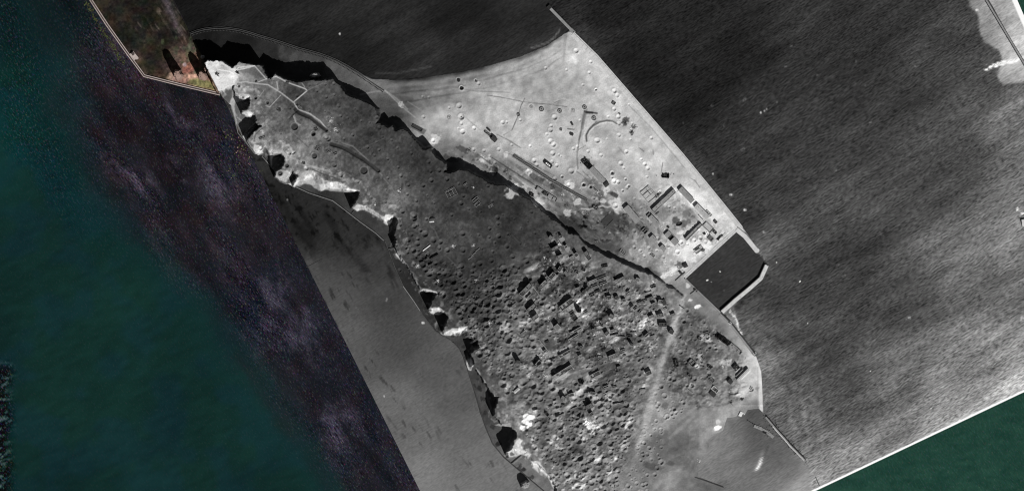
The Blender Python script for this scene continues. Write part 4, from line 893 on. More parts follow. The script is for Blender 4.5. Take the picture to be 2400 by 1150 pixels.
# grey sheets that end at the seam on the left and at two straight edges on the right
yy = np.arange(-300, 1452, 4.0)
xl = seam(yy); xr = np.minimum(2384 + .43 * yy, 2400 - (yy - 918) * 2.112)
uu = np.linspace(0, 1, 560)
PX = xl[:, None] + (xr - xl)[:, None] * uu[None, :]
ok = (xr > xl + 5)
PX = PX[ok]; PY = np.repeat(yy[ok][:, None], PX.shape[1], 1)
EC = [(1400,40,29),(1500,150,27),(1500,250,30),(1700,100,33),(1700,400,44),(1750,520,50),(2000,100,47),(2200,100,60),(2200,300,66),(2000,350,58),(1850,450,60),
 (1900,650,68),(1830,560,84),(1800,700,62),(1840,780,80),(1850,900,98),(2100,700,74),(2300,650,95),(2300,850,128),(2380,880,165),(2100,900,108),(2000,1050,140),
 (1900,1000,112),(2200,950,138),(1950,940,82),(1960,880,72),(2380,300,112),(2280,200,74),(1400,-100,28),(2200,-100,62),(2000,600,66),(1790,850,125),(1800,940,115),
 (1900,1120,140),(1600,250,32),(1560,330,42),(1640,420,55),(1780,600,95),(1760,700,72),(1760,760,95),(2380,600,120),(1345,40,42),(1370,80,46)]  # open sea tones, sun glare painted in as brightening to the lower right
WC = [(650,470,48),(700,540,40),(750,560,43),(740,640,76),(800,700,80),(900,700,64),(820,800,87),(950,800,72),(950,950,107),(1000,1100,117),(1100,1050,104),
 (1150,1100,108),(1000,850,82),(880,600,54),(850,540,42),(680,490,40),(630,420,40),(610,390,45),(660,450,38),(760,500,38),(1060,900,88),(1050,1200,118),(1200,1150,110)]
NC = [(700,50,36),(900,60,41),(1000,120,43),(900,165,36),(1100,30,28),(1100,100,44),(1250,60,38),(1250,110,52),(560,30,30),(480,30,20),(700,95,28),(800,120,32),(1060,50,26),(1310,50,44),(860,-80,40),(1200,-100,38)]
GC = [(1700,1040,105),(1770,1000,72),(1700,1080,116),(1850,1100,92),(1800,1050,92),(1750,1120,96),(1760,970,68),(1680,1050,124),(1820,1080,82),(1790,1040,78),(1770,1140,85),(1725,1000,95),(1870,1140,118),(1700,1140,92),(1668,1040,134),(1660,1080,130),(1695,1022,128),(1715,990,110),(1650,1100,122)]
BASIN = [(1605,651),(1725,543),(1735,545),(1774,590),(1797,615),(1785,650),(1722,703),(1690,732)]
isW = (PX < 1290) & (PY > 330)
isN = (PX < 1345) & (PY < 220) & ~((PX > 1290) & (PY < (PX - 1290) * 1.0 + 20))
lagp = [(1600,950),(1780,940),(1800,985),(1850,1038),(1887,1078),(1900,1105),(1905,1400),(1600,1400)]
isG = poly_sd(PX, PY, lagp) > 0
isB = poly_sd(PX, PY, BASIN) > 0
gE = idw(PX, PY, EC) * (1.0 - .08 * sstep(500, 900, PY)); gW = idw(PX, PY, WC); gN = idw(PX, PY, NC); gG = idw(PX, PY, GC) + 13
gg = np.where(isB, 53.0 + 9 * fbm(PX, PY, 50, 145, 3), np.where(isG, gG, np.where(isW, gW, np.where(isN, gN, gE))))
amp = np.where(isB, .42, np.where(isG, .3, np.where(isW, .22, np.where(isN, .5, .85))))
def sblob(x, y, rx, ry, rot, g, k):
    global gg
    a = math.radians(rot); dx = (PX - x) * math.cos(a) + (PY - y) * math.sin(a); dy = -(PX - x) * math.sin(a) + (PY - y) * math.cos(a)
    m = sstep(1.3, .6, np.sqrt((dx / rx) ** 2 + (dy / ry) ** 2) + .35 * fbm(PX, PY, max(rx, ry) * .5, 131)) * k
    gg = gg * (1 - m) + g * m
# shoal in the upper right, sand cusp by the south mole, bright streak in the lagoon
sh = poly_sd(PX + 10 * fbm(PX, PY, 30, 132), PY, [(2262,-20),(2280,20),(2292,50),(2303,100),(2335,118),(2345,140),(2335,180),(2350,200),(2420,190),(2420,-20)])
m = sstep(-3, 6, sh) * .92; gg = gg * (1 - m) + (140 + 40 * sstep(2290, 2390, PX)) * m; amp = amp * (1 - .6 * m)
for q in range(40): sblob(1560 + 820 * RNG.random(), 20 + 900 * RNG.random(), RNG.uniform(3, 7), 1.6, -28, 120, .5)
sblob(2345, 150, 28, 4.5, -16, 255, 1); sblob(2375, 143, 22, 4, -16, 255, 1); sblob(2395, 60, 30, 60, 0, 178, .5)
m = sstep(-3, 3, poly_sd(PX, PY, [(1700,737),(1720,718),(1728,745),(1736,785),(1728,790)])) * .9; gg = gg * (1 - m) + 125 * m
m = sstep(3.2, 1.0, line_dist(PX, PY, [(1709,722),(1712,732),(1722,742),(1728,755),(1731,770),(1737,785)])); gg = gg * (1 - m) + 200 * m
sblob(1735, 782, 4, 6, -30, 245, 1)
m = sstep(10, 2, line_dist(PX, PY, [(1787,1062),(1783,1078),(1774,1098)]) ) * .35; gg = gg * (1 - m) + 170 * m
m = sstep(4.2, 1.0, line_dist(PX, PY, [(1785,1074),(1782,1084),(1774,1098)])) ; gg = gg * (1 - m) + 250 * m
m = sstep(3, 1.5, line_dist(PX, PY, [(1800,1045),(1792,1065),(1785,1080)])) * .4; gg = gg * (1 - m) + 60 * m
sblob(1880, 1070, 10, 22, -35, 140, .5); sblob(1885, 1100, 9, 22, -20, 135, .6)
m = sstep(5, 0, np.abs(poly_sd(PX, PY, [(1600,950),(1735,958),(1725,978),(1704,981),(1695,1009),(1678,1018),(1662,1032),(1664,1047),(1654,1067),(1640,1092),(1600,1110)]) + 2)) * .5; gg = gg * (1 - m) + 135 * m
sblob(1947, 959, 6, 6, 0, 34, .9)
# foam flecks and shore foam
for x, y, rx, ry, rot, g in ((1784,264,7,2,-35,215),(1795,258,8,2,-30,205),(2345,150,32,4,-16,255),(2372,144,22,3,-16,250),(2312,164,12,2,-10,235),(2290,25,5,3,0,245),(2306,18,5,2,-25,230),
      (675,467,3,2,-20,230),(724,467,2.5,2,-40,160),(833,722,8,2,-8,220),(905,702,5,2.5,-30,230),(992,757,5,3,20,235),(886,926,4,2,0,225),(797,80,4,2,-20,220),(900,928,2,2,0,190),
      (2385,490,5,5,0,240),(2398,500,8,4,30,235),(1670,409,7,2,-30,200),(1643,411,3,2,0,170),(1745,492,5,4,0,225),(1712,457,8,3,-15,180),(1790,545,5,3,-20,150),(2395,745,8,3,-30,225),(2130,745,9,2,-30,160)):
    sblob(x, y, rx * .62, ry * .7, rot, g, .9)
m = sstep(3, 1, line_dist(PX, PY, [(1245,113),(1262,108),(1285,100),(1302,85),(1312,70)])) * .7; gg = gg * (1 - m) + 110 * m
m = sstep(3, 1, line_dist(PX, PY, [(880,172),(930,172),(990,160),(1010,155)])) * .35; gg = gg * (1 - m) + 95 * m
m = sstep(30, 0, np.where(PX > PY * .87 + 1280, line_dist(PX, PY, [(1345,70),(1500,240),(1600,352),(1700,472),(1775,570)]), 99)) * .25 * sstep(0, 1, vnoise(PX, PY, 60, 134) + .6); gg = gg * (1 - m) + 80 * m
# curved swell bent round the harbour mouth
rr_ = np.hypot(PX - 1690, PY - 1010)
cur = np.sin(rr_ / 5.2 + 3 * fbm(PX, PY, 60, 135)) * sstep(130, 170, rr_) * sstep(330, 220, rr_) * sstep(1730, 1800, PX) * sstep(620, 700, PY)
gg = gg + np.where(isB | isG, 0, 6.5 * cur * (1 + 1.6 * fbm(PX, PY, 40, 148)))
# reef bands and weed streaks under the western water
a1 = (PX * .83 - PY * .56); a2 = (PX * .56 + PY * .83)
st = sstep(.28, .5, fbm(a1, a2 / 4.0, 7, 136, 2)); gg = gg - np.where(isW, 26 * st * sstep(-.15, .25, fbm(PX, PY, 90, 138)), 0)
bd = sstep(.1, .5, fbm(a1, a2 / 5.0, 26, 137, 2)); gg = gg - np.where(isW & (PY < 640), 13 * bd, 0)
gg = gg * (1 + .12 * fbm(PX, PY, 120, 139, 2) * (~isB)) * (1 + np.where(isB | isW, 0, np.where(isG, .5, 1) * (.20 * fbm((PX * .85 - PY * .52) / 6.5, PX * .52 + PY * .85, 11, 146, 2) + .26 * fbm((PX * .88 - PY * .47) / 4, PX * .47 + PY * .88, 60, 147, 2)))) * (1 + np.where(isB | isW | isG, 0, .09 * fbm(PX * .85 - PY * .5, (PX * .5 + PY * .85) * 3.2, 55, 144, 3))) + np.where(isB, 0, 5 * fbm(PX * .85 - PY * .5, (PX * .5 + PY * .85) * 4, 120, 140, 3))
bl = sstep(.18, .5, fbm(a1, a2 / 1.8, 9, 143, 3)); gg = gg - np.where(isW, 24 * bl * sstep(650, 520, PY) , 0)
gg = gg + np.where(isW, 9 * vnoise(PX, PY, 4.1, 141), 0)
# sea painted brighter by glare towards the lower right edge, then white margin strips
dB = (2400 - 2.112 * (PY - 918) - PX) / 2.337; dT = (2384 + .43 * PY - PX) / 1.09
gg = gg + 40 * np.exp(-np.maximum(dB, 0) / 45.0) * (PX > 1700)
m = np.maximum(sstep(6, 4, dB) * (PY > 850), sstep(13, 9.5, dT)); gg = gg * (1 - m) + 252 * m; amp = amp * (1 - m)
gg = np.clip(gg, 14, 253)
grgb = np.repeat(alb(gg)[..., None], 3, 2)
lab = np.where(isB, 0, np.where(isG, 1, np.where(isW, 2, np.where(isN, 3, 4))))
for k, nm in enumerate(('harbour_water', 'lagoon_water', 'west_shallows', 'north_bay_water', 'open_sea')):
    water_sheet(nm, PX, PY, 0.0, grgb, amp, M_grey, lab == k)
# green sea all round
def teal_tones(x, y):
    n = fbm(x, y, 220, 150, 3)
    n5 = sstep(-.1, .35, fbm(x, y, 70, 159, 3)); n8 = fbm((x * .9 - y * .43) / 2.5, x * .43 + y * .9, 12, 165, 3); T = np.stack([16 + 5 * n + 3 * n8, 41 + 10 * n + 6 * n8, 38 + 6 * n + 6 * n5 + 6 * n8], -1)
    band = np.interp(y, [0, 300, 500, 700, 850, 1000, 1150], [60, 130, 230, 440, 540, 640, 780]) + 45 * fbm(x, y, 120, 151, 3)
    d = x - band
    d = d + 40 * fbm((x * .83 - y * .56), (x * .56 + y * .83) / 4, 30, 162, 3); k = sstep(-40, 120, d); k2 = sstep(-130, 20, d) * .45
    n6 = fbm((x * .83 - y * .56), (x * .56 + y * .83) / 3.2, 16, 161, 4); n7 = fbm(x, y, 34, 164, 3); dark = np.stack([36 + 10 * n + 11 * n6 + 6 * n7, 34 + 7 * n + 9 * n6 - 2 * n7, 38 + 6 * n + 11 * n6 - 4 * n7], -1)
    T = T * (1 - k2[..., None]) + np.array([18, 48, 50.]) * k2[..., None]
    T = T * (1 - k[..., None]) + dark * k[..., None]
    tl = sstep(120, 10, x - 20 * fbm(x, y, 40, 163)) * sstep(120, 300, y) * sstep(560, 400, y)
    T = T * (1 - .35 * tl[..., None]) + np.array([17, 58, 58.]) * .35 * tl[..., None]
    nw = sstep(160, 40, np.hypot((x - 90) * .7 - (y - 100) * .0, (y - 40) * .9)) * .8
    T = T * (1 - nw[..., None]) + np.array([18, 32, 34.]) * nw[..., None]
    st2 = fbm((x * .83 - y * .56), (x * .56 + y * .83) / 4, 45, 152, 3)
    T = T * (1 + .55 * st2[..., None] * k[..., None])
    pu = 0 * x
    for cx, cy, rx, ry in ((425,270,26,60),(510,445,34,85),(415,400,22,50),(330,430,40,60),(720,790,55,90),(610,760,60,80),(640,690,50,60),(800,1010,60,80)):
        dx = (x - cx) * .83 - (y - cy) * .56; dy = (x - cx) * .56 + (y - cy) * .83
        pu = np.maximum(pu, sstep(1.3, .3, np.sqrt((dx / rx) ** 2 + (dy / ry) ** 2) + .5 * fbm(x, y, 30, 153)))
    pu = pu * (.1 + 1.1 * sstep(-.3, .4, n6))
    T = T * (1 - .6 * pu[..., None]) + np.array([82, 76, 88.]) * .6 * pu[..., None]  # lilac wave glints painted into the water colour
    lo = (sstep(420, 750, y) * k)[..., None]; T = T * (1 - .22 * lo) + np.array([28, 36, 46.]) * .22 * lo
    am = .10 + .62 * k * (0.45 + .9 * sstep(-.3, .5, st2)) + .45 * pu + .55 * sstep(90, 0, np.abs(d + 60)) * sstep(650, 300, y)
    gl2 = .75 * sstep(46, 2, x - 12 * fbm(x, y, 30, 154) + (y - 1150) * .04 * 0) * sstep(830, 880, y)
    T = T * (1 - .5 * gl2[..., None]) + (85 * sstep(0, .45, fbm(x * 1.0 + y * .4, y * 2.6, 15, 155, 4)) * gl2)[..., None]  # sun glint at the left edge, painted as pale flecks
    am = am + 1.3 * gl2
    se = sstep(-20, 40, np.minimum(x - 1850, y - 850 + (x - 1900) * .4)) 
    ne2 = (x > 2300).astype(float)
    q = np.maximum(se, ne2)[..., None]
    T = T * (1 - q) + (np.stack([34 + 8 * fbm(x, y * 2.5, 26, 156), 64 + 10 * fbm(x, y * 2.5, 26, 156), 54 + 8 * fbm(x, y * 2.5, 26, 156)], -1)) * q
    am = am * (1 - q[..., 0]) + .35 * q[..., 0]
    wr = sstep(40, 10, np.minimum(np.hypot((x - 565) * .8, y - 345), np.hypot(x - 545, y - 322)))
    return np.clip(T, 8, 200), am
tx = np.arange(-250, 1010, 5.0); ty_ = np.arange(-300, 1456, 5.0)
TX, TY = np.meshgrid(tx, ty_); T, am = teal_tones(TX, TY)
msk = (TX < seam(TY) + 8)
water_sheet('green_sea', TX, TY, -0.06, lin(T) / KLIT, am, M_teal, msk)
tx = np.arange(1700, 2660, 8.0); ty_ = np.arange(-300, 1456, 8.0)
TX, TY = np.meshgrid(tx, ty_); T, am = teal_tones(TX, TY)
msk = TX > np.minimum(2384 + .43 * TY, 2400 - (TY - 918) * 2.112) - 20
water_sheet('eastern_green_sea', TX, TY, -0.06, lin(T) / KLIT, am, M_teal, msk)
s_ = 26000.0
FX, FY = np.meshgrid(np.linspace(1200 - s_, 1200 + s_, 30), np.linspace(575 - s_, 575 + s_, 30))
water_sheet('outer_sea', FX, FY, -0.5, np.tile(lin(np.array([24, 52, 50.])) / KLIT, (30, 30, 1)), np.full(FX.shape, .12), M_teal)

# ------------------------------------------------------------------ buildings and ruins
def jag_wall(L, t, h, jag, r, z0=-2.0):
    n = max(2, int(L / 1.8)); V = []; F = []
    hh = []
    cur = 1 - jag * r.random()
    for i in range(n + 1):
        cur = min(1.0, max(1 - jag, cur + r.uniform(-jag, jag) * .5)); hh.append(h * cur)
    for i in range(n + 1):
        x = -L / 2 + L * i / n
        V += [(x, -t / 2, z0), (x, t / 2, z0), (x, t / 2, hh[i]), (x, -t / 2, hh[i] * .97)]
    for i in range(n):
        p = 4 * i; q = p + 4
        F += [(p + 2, p + 3, q + 3, q + 2), (p, q, q + 3, p + 3), (p + 1, p + 2, q + 2, q + 1)]
    e = 4 * n
    F += [(0, 3, 2, 1), (e, e + 1, e + 2, e + 3)]
    return V, F
def place(o, x, y, z=0.0, rz=0.0):
    o.location = (x, y, z); o.rotation_euler = (0, 0, rz); return o
def add_walls(e, L, Wd, h, jag, r, m, t=1.1, skip=()):
    for k, (dx, dy, ln, rz) in enumerate(((0, Wd / 2 - t / 2, L, 0), (0, -Wd / 2 + t / 2, L, 0), (L / 2 - t / 2, 0, Wd - 2 * t - .01, math.pi / 2), (-L / 2 + t / 2, 0, Wd - 2 * t - .01, math.pi / 2))):
        if k in skip or ln < .5: continue
        V, F = jag_wall(ln, t, h * r.uniform(1 - jag * .5, 1), jag, r)
        place(mesh_obj('wall', V, F, m, e), dx, dy, 0, rz)
def add_parts(e, L, Wd, h, r, m, n):
    for k in range(n):
        x = -L / 2 + L * (k + 1) / (n + 1) + r.uniform(-1, 1)
        if Wd < 3.6: break
        V, F = jag_wall(Wd - 2.4, .8, h, .7, r)
        place(mesh_obj('partition', V, F, m, e), x, 0, 0, math.pi / 2)
def debris_vf(n, sx, sy, r, smin=.5, smax=1.6, z=.2):
    V, F = [], []
    for k in range(n):
        x = r.gauss(0, sx / 2.6); y = r.gauss(0, sy / 2.6); s = r.uniform(smin, smax)
        box_vf(x, y, z + s * .25, s * r.uniform(.7, 1.5), s, s * r.uniform(.5, 1), V, F, r.uniform(0, 3), r.uniform(.5, .9))
    return V, F
def floor(e, L, Wd, m, z=.25):
    return box('floor', (0, 0, z - .8), (L - .3, Wd - .3, 1.6), m, e)
def gable(e, L, Wd, h, m, rise=.7, name='roof', x0=0.0, over=.5):
    a = L / 2 + over; b = Wd / 2 + over
    V = [(-a, -b, h), (a, -b, h), (a, b, h), (-a, b, h), (-a, 0, h + rise), (a, 0, h + rise),
         (-a, -b, h - .3), (a, -b, h - .3), (a, b, h - .3), (-a, b, h - .3)]
    F = [(0, 1, 5, 4), (2, 3, 4, 5), (0, 4, 3), (1, 2, 5), (0, 6, 7, 1), (2, 8, 9, 3), (1, 7, 8, 2), (3, 9, 6, 0), (9, 8, 7, 6)]
    o = mesh_obj(name, V, F, m, e); o.location = (x0, 0, 0); return o
RUINS = []
for bi, (bx, by, L, Wd, ang, h, st, lab_) in enumerate(BL):
    if bx > 1470 and by < 600: h *= 1.3
    r = random.Random(500 + bi)
    hx = max(L, Wd) * .4
    aa_ = math.radians(ang)
    zs = [zat(bx + k * L * .42 * math.cos(aa_), by + k * L * .42 * math.sin(aa_)) for k in (-1, -.5, 0, .5, 1)]
    z0 = sorted(zs)[2]
    rz = -aa_
    loc = W(bx, by, z0)
    onp = (zat(bx, by) > 8)
    if st in ('wall', 'wallrow', 'wallpale'):
        V, F = jag_wall(L, max(1.2, min(Wd, 1.8)), h, .15 if st == 'wall' else (.2 if st == 'wallpale' else .6), r)
        o = mesh_obj('ruined_wall', V, F, {'wall': M_wallst, 'wallrow': M_rubdark, 'wallpale': M_white}[st])
        place(o, loc.x, loc.y, z0, rz)
        RUINS.append((o, bx, by, L, Wd, h, st, lab_)); continue
    nm = {'roof': 'barrack', 'roofpale': 'barrack', 'roofdk': 'hut', 'skyl': 'hut', 'holed': 'barrack', 'sheds': 'shed', 'tower': 'tower', 'spire': 'steeple', 'bunker': 'bunker',
          'plot': 'ruin_outline', 'pad': 'walled_plot', 'pad2': 'walled_plot', 'long': 'ruined_block', 'ragged': 'ruined_block', 'hall': 'gutted_hall', 'burnt': 'burnt_ruin', 'shell': 'roofless_house'}[st]
    e = empty(nm, loc, rz)
    if st == 'shell':
        ml = r.choice([M_wallst, M_rubdark, M_concdark, M_rubdark])
        if h >= 5.5 and onp:
            low = [1] + ([2] if ang > 0 else [])
            add_walls(e, L, Wd, h * 1.42, .2, r, ml, 1.1, low)
            add_walls(e, L, Wd, h * .22, .6, r, ml, 1.1, [k for k in range(4) if k not in low])
            floor(e, L, Wd, M_floor if r.random() < .6 else M_floordk, .6)
            add_parts(e, L, Wd, h * .5, r, ml, int(L / 14))
        else:
            add_walls(e, L, Wd, h, .35, r, ml); floor(e, L, Wd, M_floordk if onp else M_floor)
            add_parts(e, L, Wd, h * .75, r, ml, int(L / 9))
        V, F = debris_vf(16, L * .7, Wd * .6, r, .4, 1.1); tag(mesh_obj('debris', V, F, M_rubdark, e), kind='stuff')
    elif st == 'burnt':
        add_walls(e, L, Wd, h, .75, r, M_iron, .9); floor(e, L, Wd, M_floordk)
        add_parts(e, L, Wd, h * .9, r, M_iron, int(L / 5) + 1)
        V, F = debris_vf(30, L, Wd, r, .6, 2.2); tag(mesh_obj('debris', V, F, M_rubdark, e), kind='stuff')
    elif st in ('ragged', 'hall'):
        add_walls(e, L, Wd, h * 1.15, .4 if st == 'ragged' else .15, r, M_wallst, 1.1, (1,)); add_walls(e, L, Wd, h * .25, .5, r, M_wallst, 1.1, (0, 2, 3)); floor(e, L, Wd, M_floordk if onp else M_roof, .4)
        add_parts(e, L, Wd, h * .4, r, M_rubdark, int(L / 14))
        for k in range(int(L / 18)):
            x = -L / 2 + L * (k + .6) / (int(L / 12) + .4)
            box('roof_slab', (x, Wd * .12, h * .4), (r.uniform(4, 7), Wd * .55, .4), M_roof, e, r.uniform(-.1, .1))
        V, F = debris_vf(30, L, Wd * .8, r, .5, 1.4); tag(mesh_obj('debris', V, F, M_rubdark, e), kind='stuff')
        if st == 'hall': box('terrace', (0, -Wd / 2 - 2.8, -.2), (L * 1.05, 5, 1.4), M_roofpale, e)
    elif st in ('roof', 'roofpale', 'roofdk', 'skyl', 'holed'):
        m = {'roof': M_roof, 'roofpale': M_roofpale, 'roofdk': M_roofdk, 'skyl': M_iron, 'holed': M_roof}[st]
        for dx, dy, sx, sy in ((0, Wd / 2 - .3, L, .6), (0, -Wd / 2 + .3, L, .6), (L / 2 - .3, 0, .6, Wd - 1.21), (-L / 2 + .3, 0, .6, Wd - 1.21)):
            box('wall', (dx, dy, h / 2 - 1.2), (sx, sy, h + 1.7), M_concmid, e)
        if st == 'holed':
            gable(e, L * .3, Wd, h, m, .5, 'roof_panel', -L * .35, .2); gable(e, L * .44, Wd, h, m, .5, 'roof_panel', L * .28, .2)
            floor(e, L, Wd, M_floordk); V, F = debris_vf(14, L * .2, Wd * .6, r); d_ = mesh_obj('debris', V, F, M_rubdark, e); d_.location.x = -L * .07; d_['kind'] = 'stuff'
        else:
            rf = gable(e, L, Wd, h, m, .5 if L > 20 else .8)
            if st == 'skyl':
                for k in (-1, 0, 1): box('skylight', (k * 4.6, -.6, h + 1.0), (3.0, 3.4, .5), M_white, e)
            elif L > 12:
                for k in range(max(1, int(L / 14))):
                    box('chimney', (-L / 2 + (k + .5) * 14, Wd * .18, h + .6), (.9, .9, 1.6), M_rubdark, rf)
    elif st == 'long':
        add_walls(e, L, Wd, h, .10, r, M_wallst, 1.1, (1,)); add_walls(e, L, Wd, h * .3, .5, r, M_wallst, 1.1, (0, 2, 3)); floor(e, L, Wd, M_roof, .5)
        for k, x in enumerate((-27, -12, 9, 25)):
            box('roof_slab', (x, .6, h * .5), ((9, 7, 12, 8)[k], Wd * .7, .4), M_roof, e, .02 * k)
        V, F = debris_vf(40, L, Wd, r); tag(mesh_obj('debris', V, F, M_rubble, e), kind='stuff')
    elif st == 'sheds':
        add_walls(e, L, Wd, h, .3, r, M_wallst); floor(e, L, Wd, M_floor)
        for k, x in enumerate((-20, -4, 10, 21)):
            gable(e, (13, 8, 11, 7)[k], Wd - .6, h - .4, M_roof if k != 1 else M_roofdk, .4, 'roof_panel', x, 0)
    elif st in ('plot', 'pad', 'pad2'):
        add_walls(e, L, Wd, h, .4 if st == 'plot' else .1, r, M_wallpale if lab_ and 'white' in lab_ else ((M_rubdark if onp else M_wallst) if st == 'plot' else M_concdark), .9)
        floor(e, L, Wd, {'plot': M_roofpale if bx > 1470 and by < 600 else M_floor, 'pad': M_roofpale, 'pad2': M_roofdk}[st] if not onp else M_roofdk, .1)
        if st == 'plot':
            add_parts(e, L, Wd, h, r, M_wallst, 2)
            if L > 20:
                V, F = jag_wall(L * .5, .9, h * 1.6, .4, r); place(mesh_obj('partition', V, F, M_iron, e), -L * .1, Wd * .12, 0, 0)
                V, F = jag_wall(L * .85, .9, h, .4, r); place(mesh_obj('partition', V, F, M_wallst, e), 0, Wd * .36, 0, 0)
    elif st == 'tower':
        box('shaft', (0, 0, h / 2 - 1), (L, Wd, h + 2), M_concmid, e)
        box('parapet', (0, 0, h + .5), (L + .8, Wd + .8, 1), M_concdark, e)
        box('doorway', (0, -Wd / 2 - .05, 1.2), (1.4, .3, 2.6), M_iron, e)
        for k in range(3): box('window', (0, -Wd / 2 - .05, h * (k + 1.4) / 4.6), (1.6, .25, 1.4), M_iron, e)
    elif st == 'spire':
        box('tower_base', (0, 0, h * .2 - 1), (L, Wd, h * .4 + 2), M_rubdark, e)
        box('spire', (0, 0, h * .7), (L * .92, Wd * .92, h * .6), M_roofdk, e, 0, .04)
        for k in range(4):
            a = k * math.pi / 2
            box('belfry_opening', (math.cos(a) * L / 2, math.sin(a) * Wd / 2, h * .3), (.4 if k % 2 == 0 else 2, 2 if k % 2 == 0 else .4, 3), M_iron, e)
    elif st == 'bunker':
        V, F = [], []
        nseg = 10
        for j in range(4):
            f = math.cos(j * math.pi / 6.6)
            for i in range(nseg):
                a = i * 2 * math.pi / nseg
                V.append((L / 2 * f * math.cos(a), Wd / 2 * f * math.sin(a), -1 + (h + 1) * math.sin(j * math.pi / 6)))
        for j in range(3):
            for i in range(nseg):
                F.append((j * nseg + i, j * nseg + (i + 1) % nseg, (j + 1) * nseg + (i + 1) % nseg, (j + 1) * nseg + i))
        F.append(tuple(3 * nseg + i for i in range(nseg)))
        mesh_obj('dome', V, F, M_concdark, e)
        box('gun_slit', (0, -Wd * .47, 1.4), (5, .8, .9), M_iron, e); box('apron', (-2, -Wd * .85, .1), (11, 3, 1.0), M_wallpale, e)
    RUINS.append((e, bx, by, L, Wd, h, st, lab_))
# labels: own words where a ruin has them, otherwise by look and by the landmark it stands next to
MARKS = [(1357,728,'the pointed steeple'),(1215,846,'the tall slab tower'),(1318,871,'the long gutted hall'),(1237,980,'the large bare white patch'),
         (1480,806,'the slim leaf shaped stack'),(1232,679,'the largest gutted block'),(1388,1000,'the white rubble craters at the bottom'),(1591,680,'the lower cliff end'),
         (1560,800,'the pale ridge'),(1320,560,'the white rubble at the cliff top'),(1333,665,'the dark smooth square'),(1636,718,'the white heap by the harbour'),(1629,858,'the white round heap'),
         (1290,810,'the dark square garden')]
SH = {'shell': 'roofless shell', 'ragged': 'ragged row of walls', 'wallrow': 'broken wall stub', 'burnt': 'dark burnt ruin', 'plot': 'low walled outline', 'tower': 'stack', 'roofdk': 'dark roofed hut',
      'roofpale': 'pale hut', 'wall': 'thin wall'}
ORD = ['nearest', 'second nearest', 'third nearest', 'fourth nearest', 'fifth nearest', 'sixth nearest', 'seventh nearest', 'eighth nearest', 'ninth nearest', 'tenth nearest', 'eleventh nearest', 'twelfth nearest']
buck = {}
for rec in RUINS:
    o, bx, by, L, Wd, h, st, lab_ = rec
    cat = {'spire': 'steeple', 'tower': 'tower', 'wall': 'wall', 'wallrow': 'wall', 'wallpale': 'wall', 'bunker': 'bunker'}.get(st, 'building' if st in ('roof', 'roofpale', 'roofdk', 'skyl', 'holed', 'sheds') else 'ruin')
    tag(o, lab_, cat, 'buildings of the harbour barracks' if (bx > 1470 and by < 600) else ('ruins of the lower right yard' if bx > 1600 else ('ruins of the bombed town' if by > 540 and bx > 1190 else 'huts and works on the open ground')))
    if lab_: continue
    mk = min(MARKS, key=lambda m: math.hypot(m[0] - bx, m[1] - by))
    dx, dy = bx - mk[0], by - mk[1]
    hd = 'right' if dx > 0 else 'left'; vd = 'below' if dy > 0 else 'above'
    mkn = mk[2]
    where = (vd if abs(dy) > 2 * abs(dx) else (hd + ' of' if abs(dx) > 2 * abs(dy) else vd + ' and ' + hd + ' of'))
    el = max(L, Wd) / max(1, min(L, Wd))
    size = ('long ' if el > 2.2 else ('square ' if el < 1.25 else 'oblong '))
    if mk[2] == 'the white rubble craters at the bottom': mk = (mk[0], mk[1], 'the low white rubble craters')
    hgt = 'tall ' if h >= 8 and st == 'shell' else ('low ' if h < 5 else '')
    buck.setdefault((hgt + size + SH[st], where, mk[2], mk), []).append(rec)
for (ds, where, mk, m), recs in buck.items():
    recs.sort(key=lambda q: math.hypot(q[1] - m[0], q[2] - m[1]))
    for i, q in enumerate(recs):
        q[0]['label'] = (ds + ' ' + where + ' ' + mk) if len(recs) == 1 else ((ORD[i] + ' ' if i else 'nearest ') + ds + ' ' + where + ' ' + mk)
        if len(q[0]['label'].split()) > 16: q[0]['label'] = q[0]['label'].replace(' and ', ' ').replace('the low white', 'the white')

# ------------------------------------------------------------------ gun rings on the sand flat
for k, (x, y, r0, lab_) in enumerate(((1269, 255.6, 5.2, 'round gun ring with centre dot, left of the two clear rings on the sand'),
        (1311.5, 260, 4.6, 'round gun ring with centre dot, right of the two clear rings on the sand'),
        (1343, 259, 4.4, 'faint half broken gun ring just right of the two clear rings'), (1370, 251, 4.6, 'dark gun ring above the dark corner of the sunken strip'),
        (1215, 268.5, 3.6, 'small gun ring on the thin trench line across the sand'), (1245, 250, 3.6, 'faint small gun ring left of the two clear rings'),
        (1392, 277, 5.0, 'dark clogged gun ring just above the curved bank'), (1053, 275, 4.4, 'faint oval ring beside the craters on the left of the sand flat'))):
    z = zat(x, y); e = empty('gun_ring', W(x, y, z)); V, F = [], []
    n = 20; faint = 'faint' in lab_
    for i in range(n):
        a = 2 * math.pi * i / n
        for rr, zz in ((r0 + .7, -1), (r0 + .35, 1.3), (r0 - .35, 1.3), (r0 - .7, -1)):
            V.append((rr * math.cos(a), rr * math.sin(a), zz * (.6 if faint else 1)))
    for i in range(n):
        j = (i + 1) % n
        for q in range(3): F.append((4 * i + q, 4 * j + q, 4 * j + q + 1, 4 * i + q + 1))
    mesh_obj('parapet', V, F, M_concmid if faint else M_iron, e)
    V = [(r0 * .86 * math.cos(2 * math.pi * i / 16), r0 * .86 * math.sin(2 * math.pi * i / 16), .35) for i in range(16)]
    mesh_obj('pit_floor', V, [tuple(range(16))], M_roofpale if faint else M_concmid, e)
    box('gun_mount', (0, 0, .7), (1.8, 1.8, 1.8), M_iron, e)
    tag(e, lab_, 'gun position', 'gun rings on the sand flat')

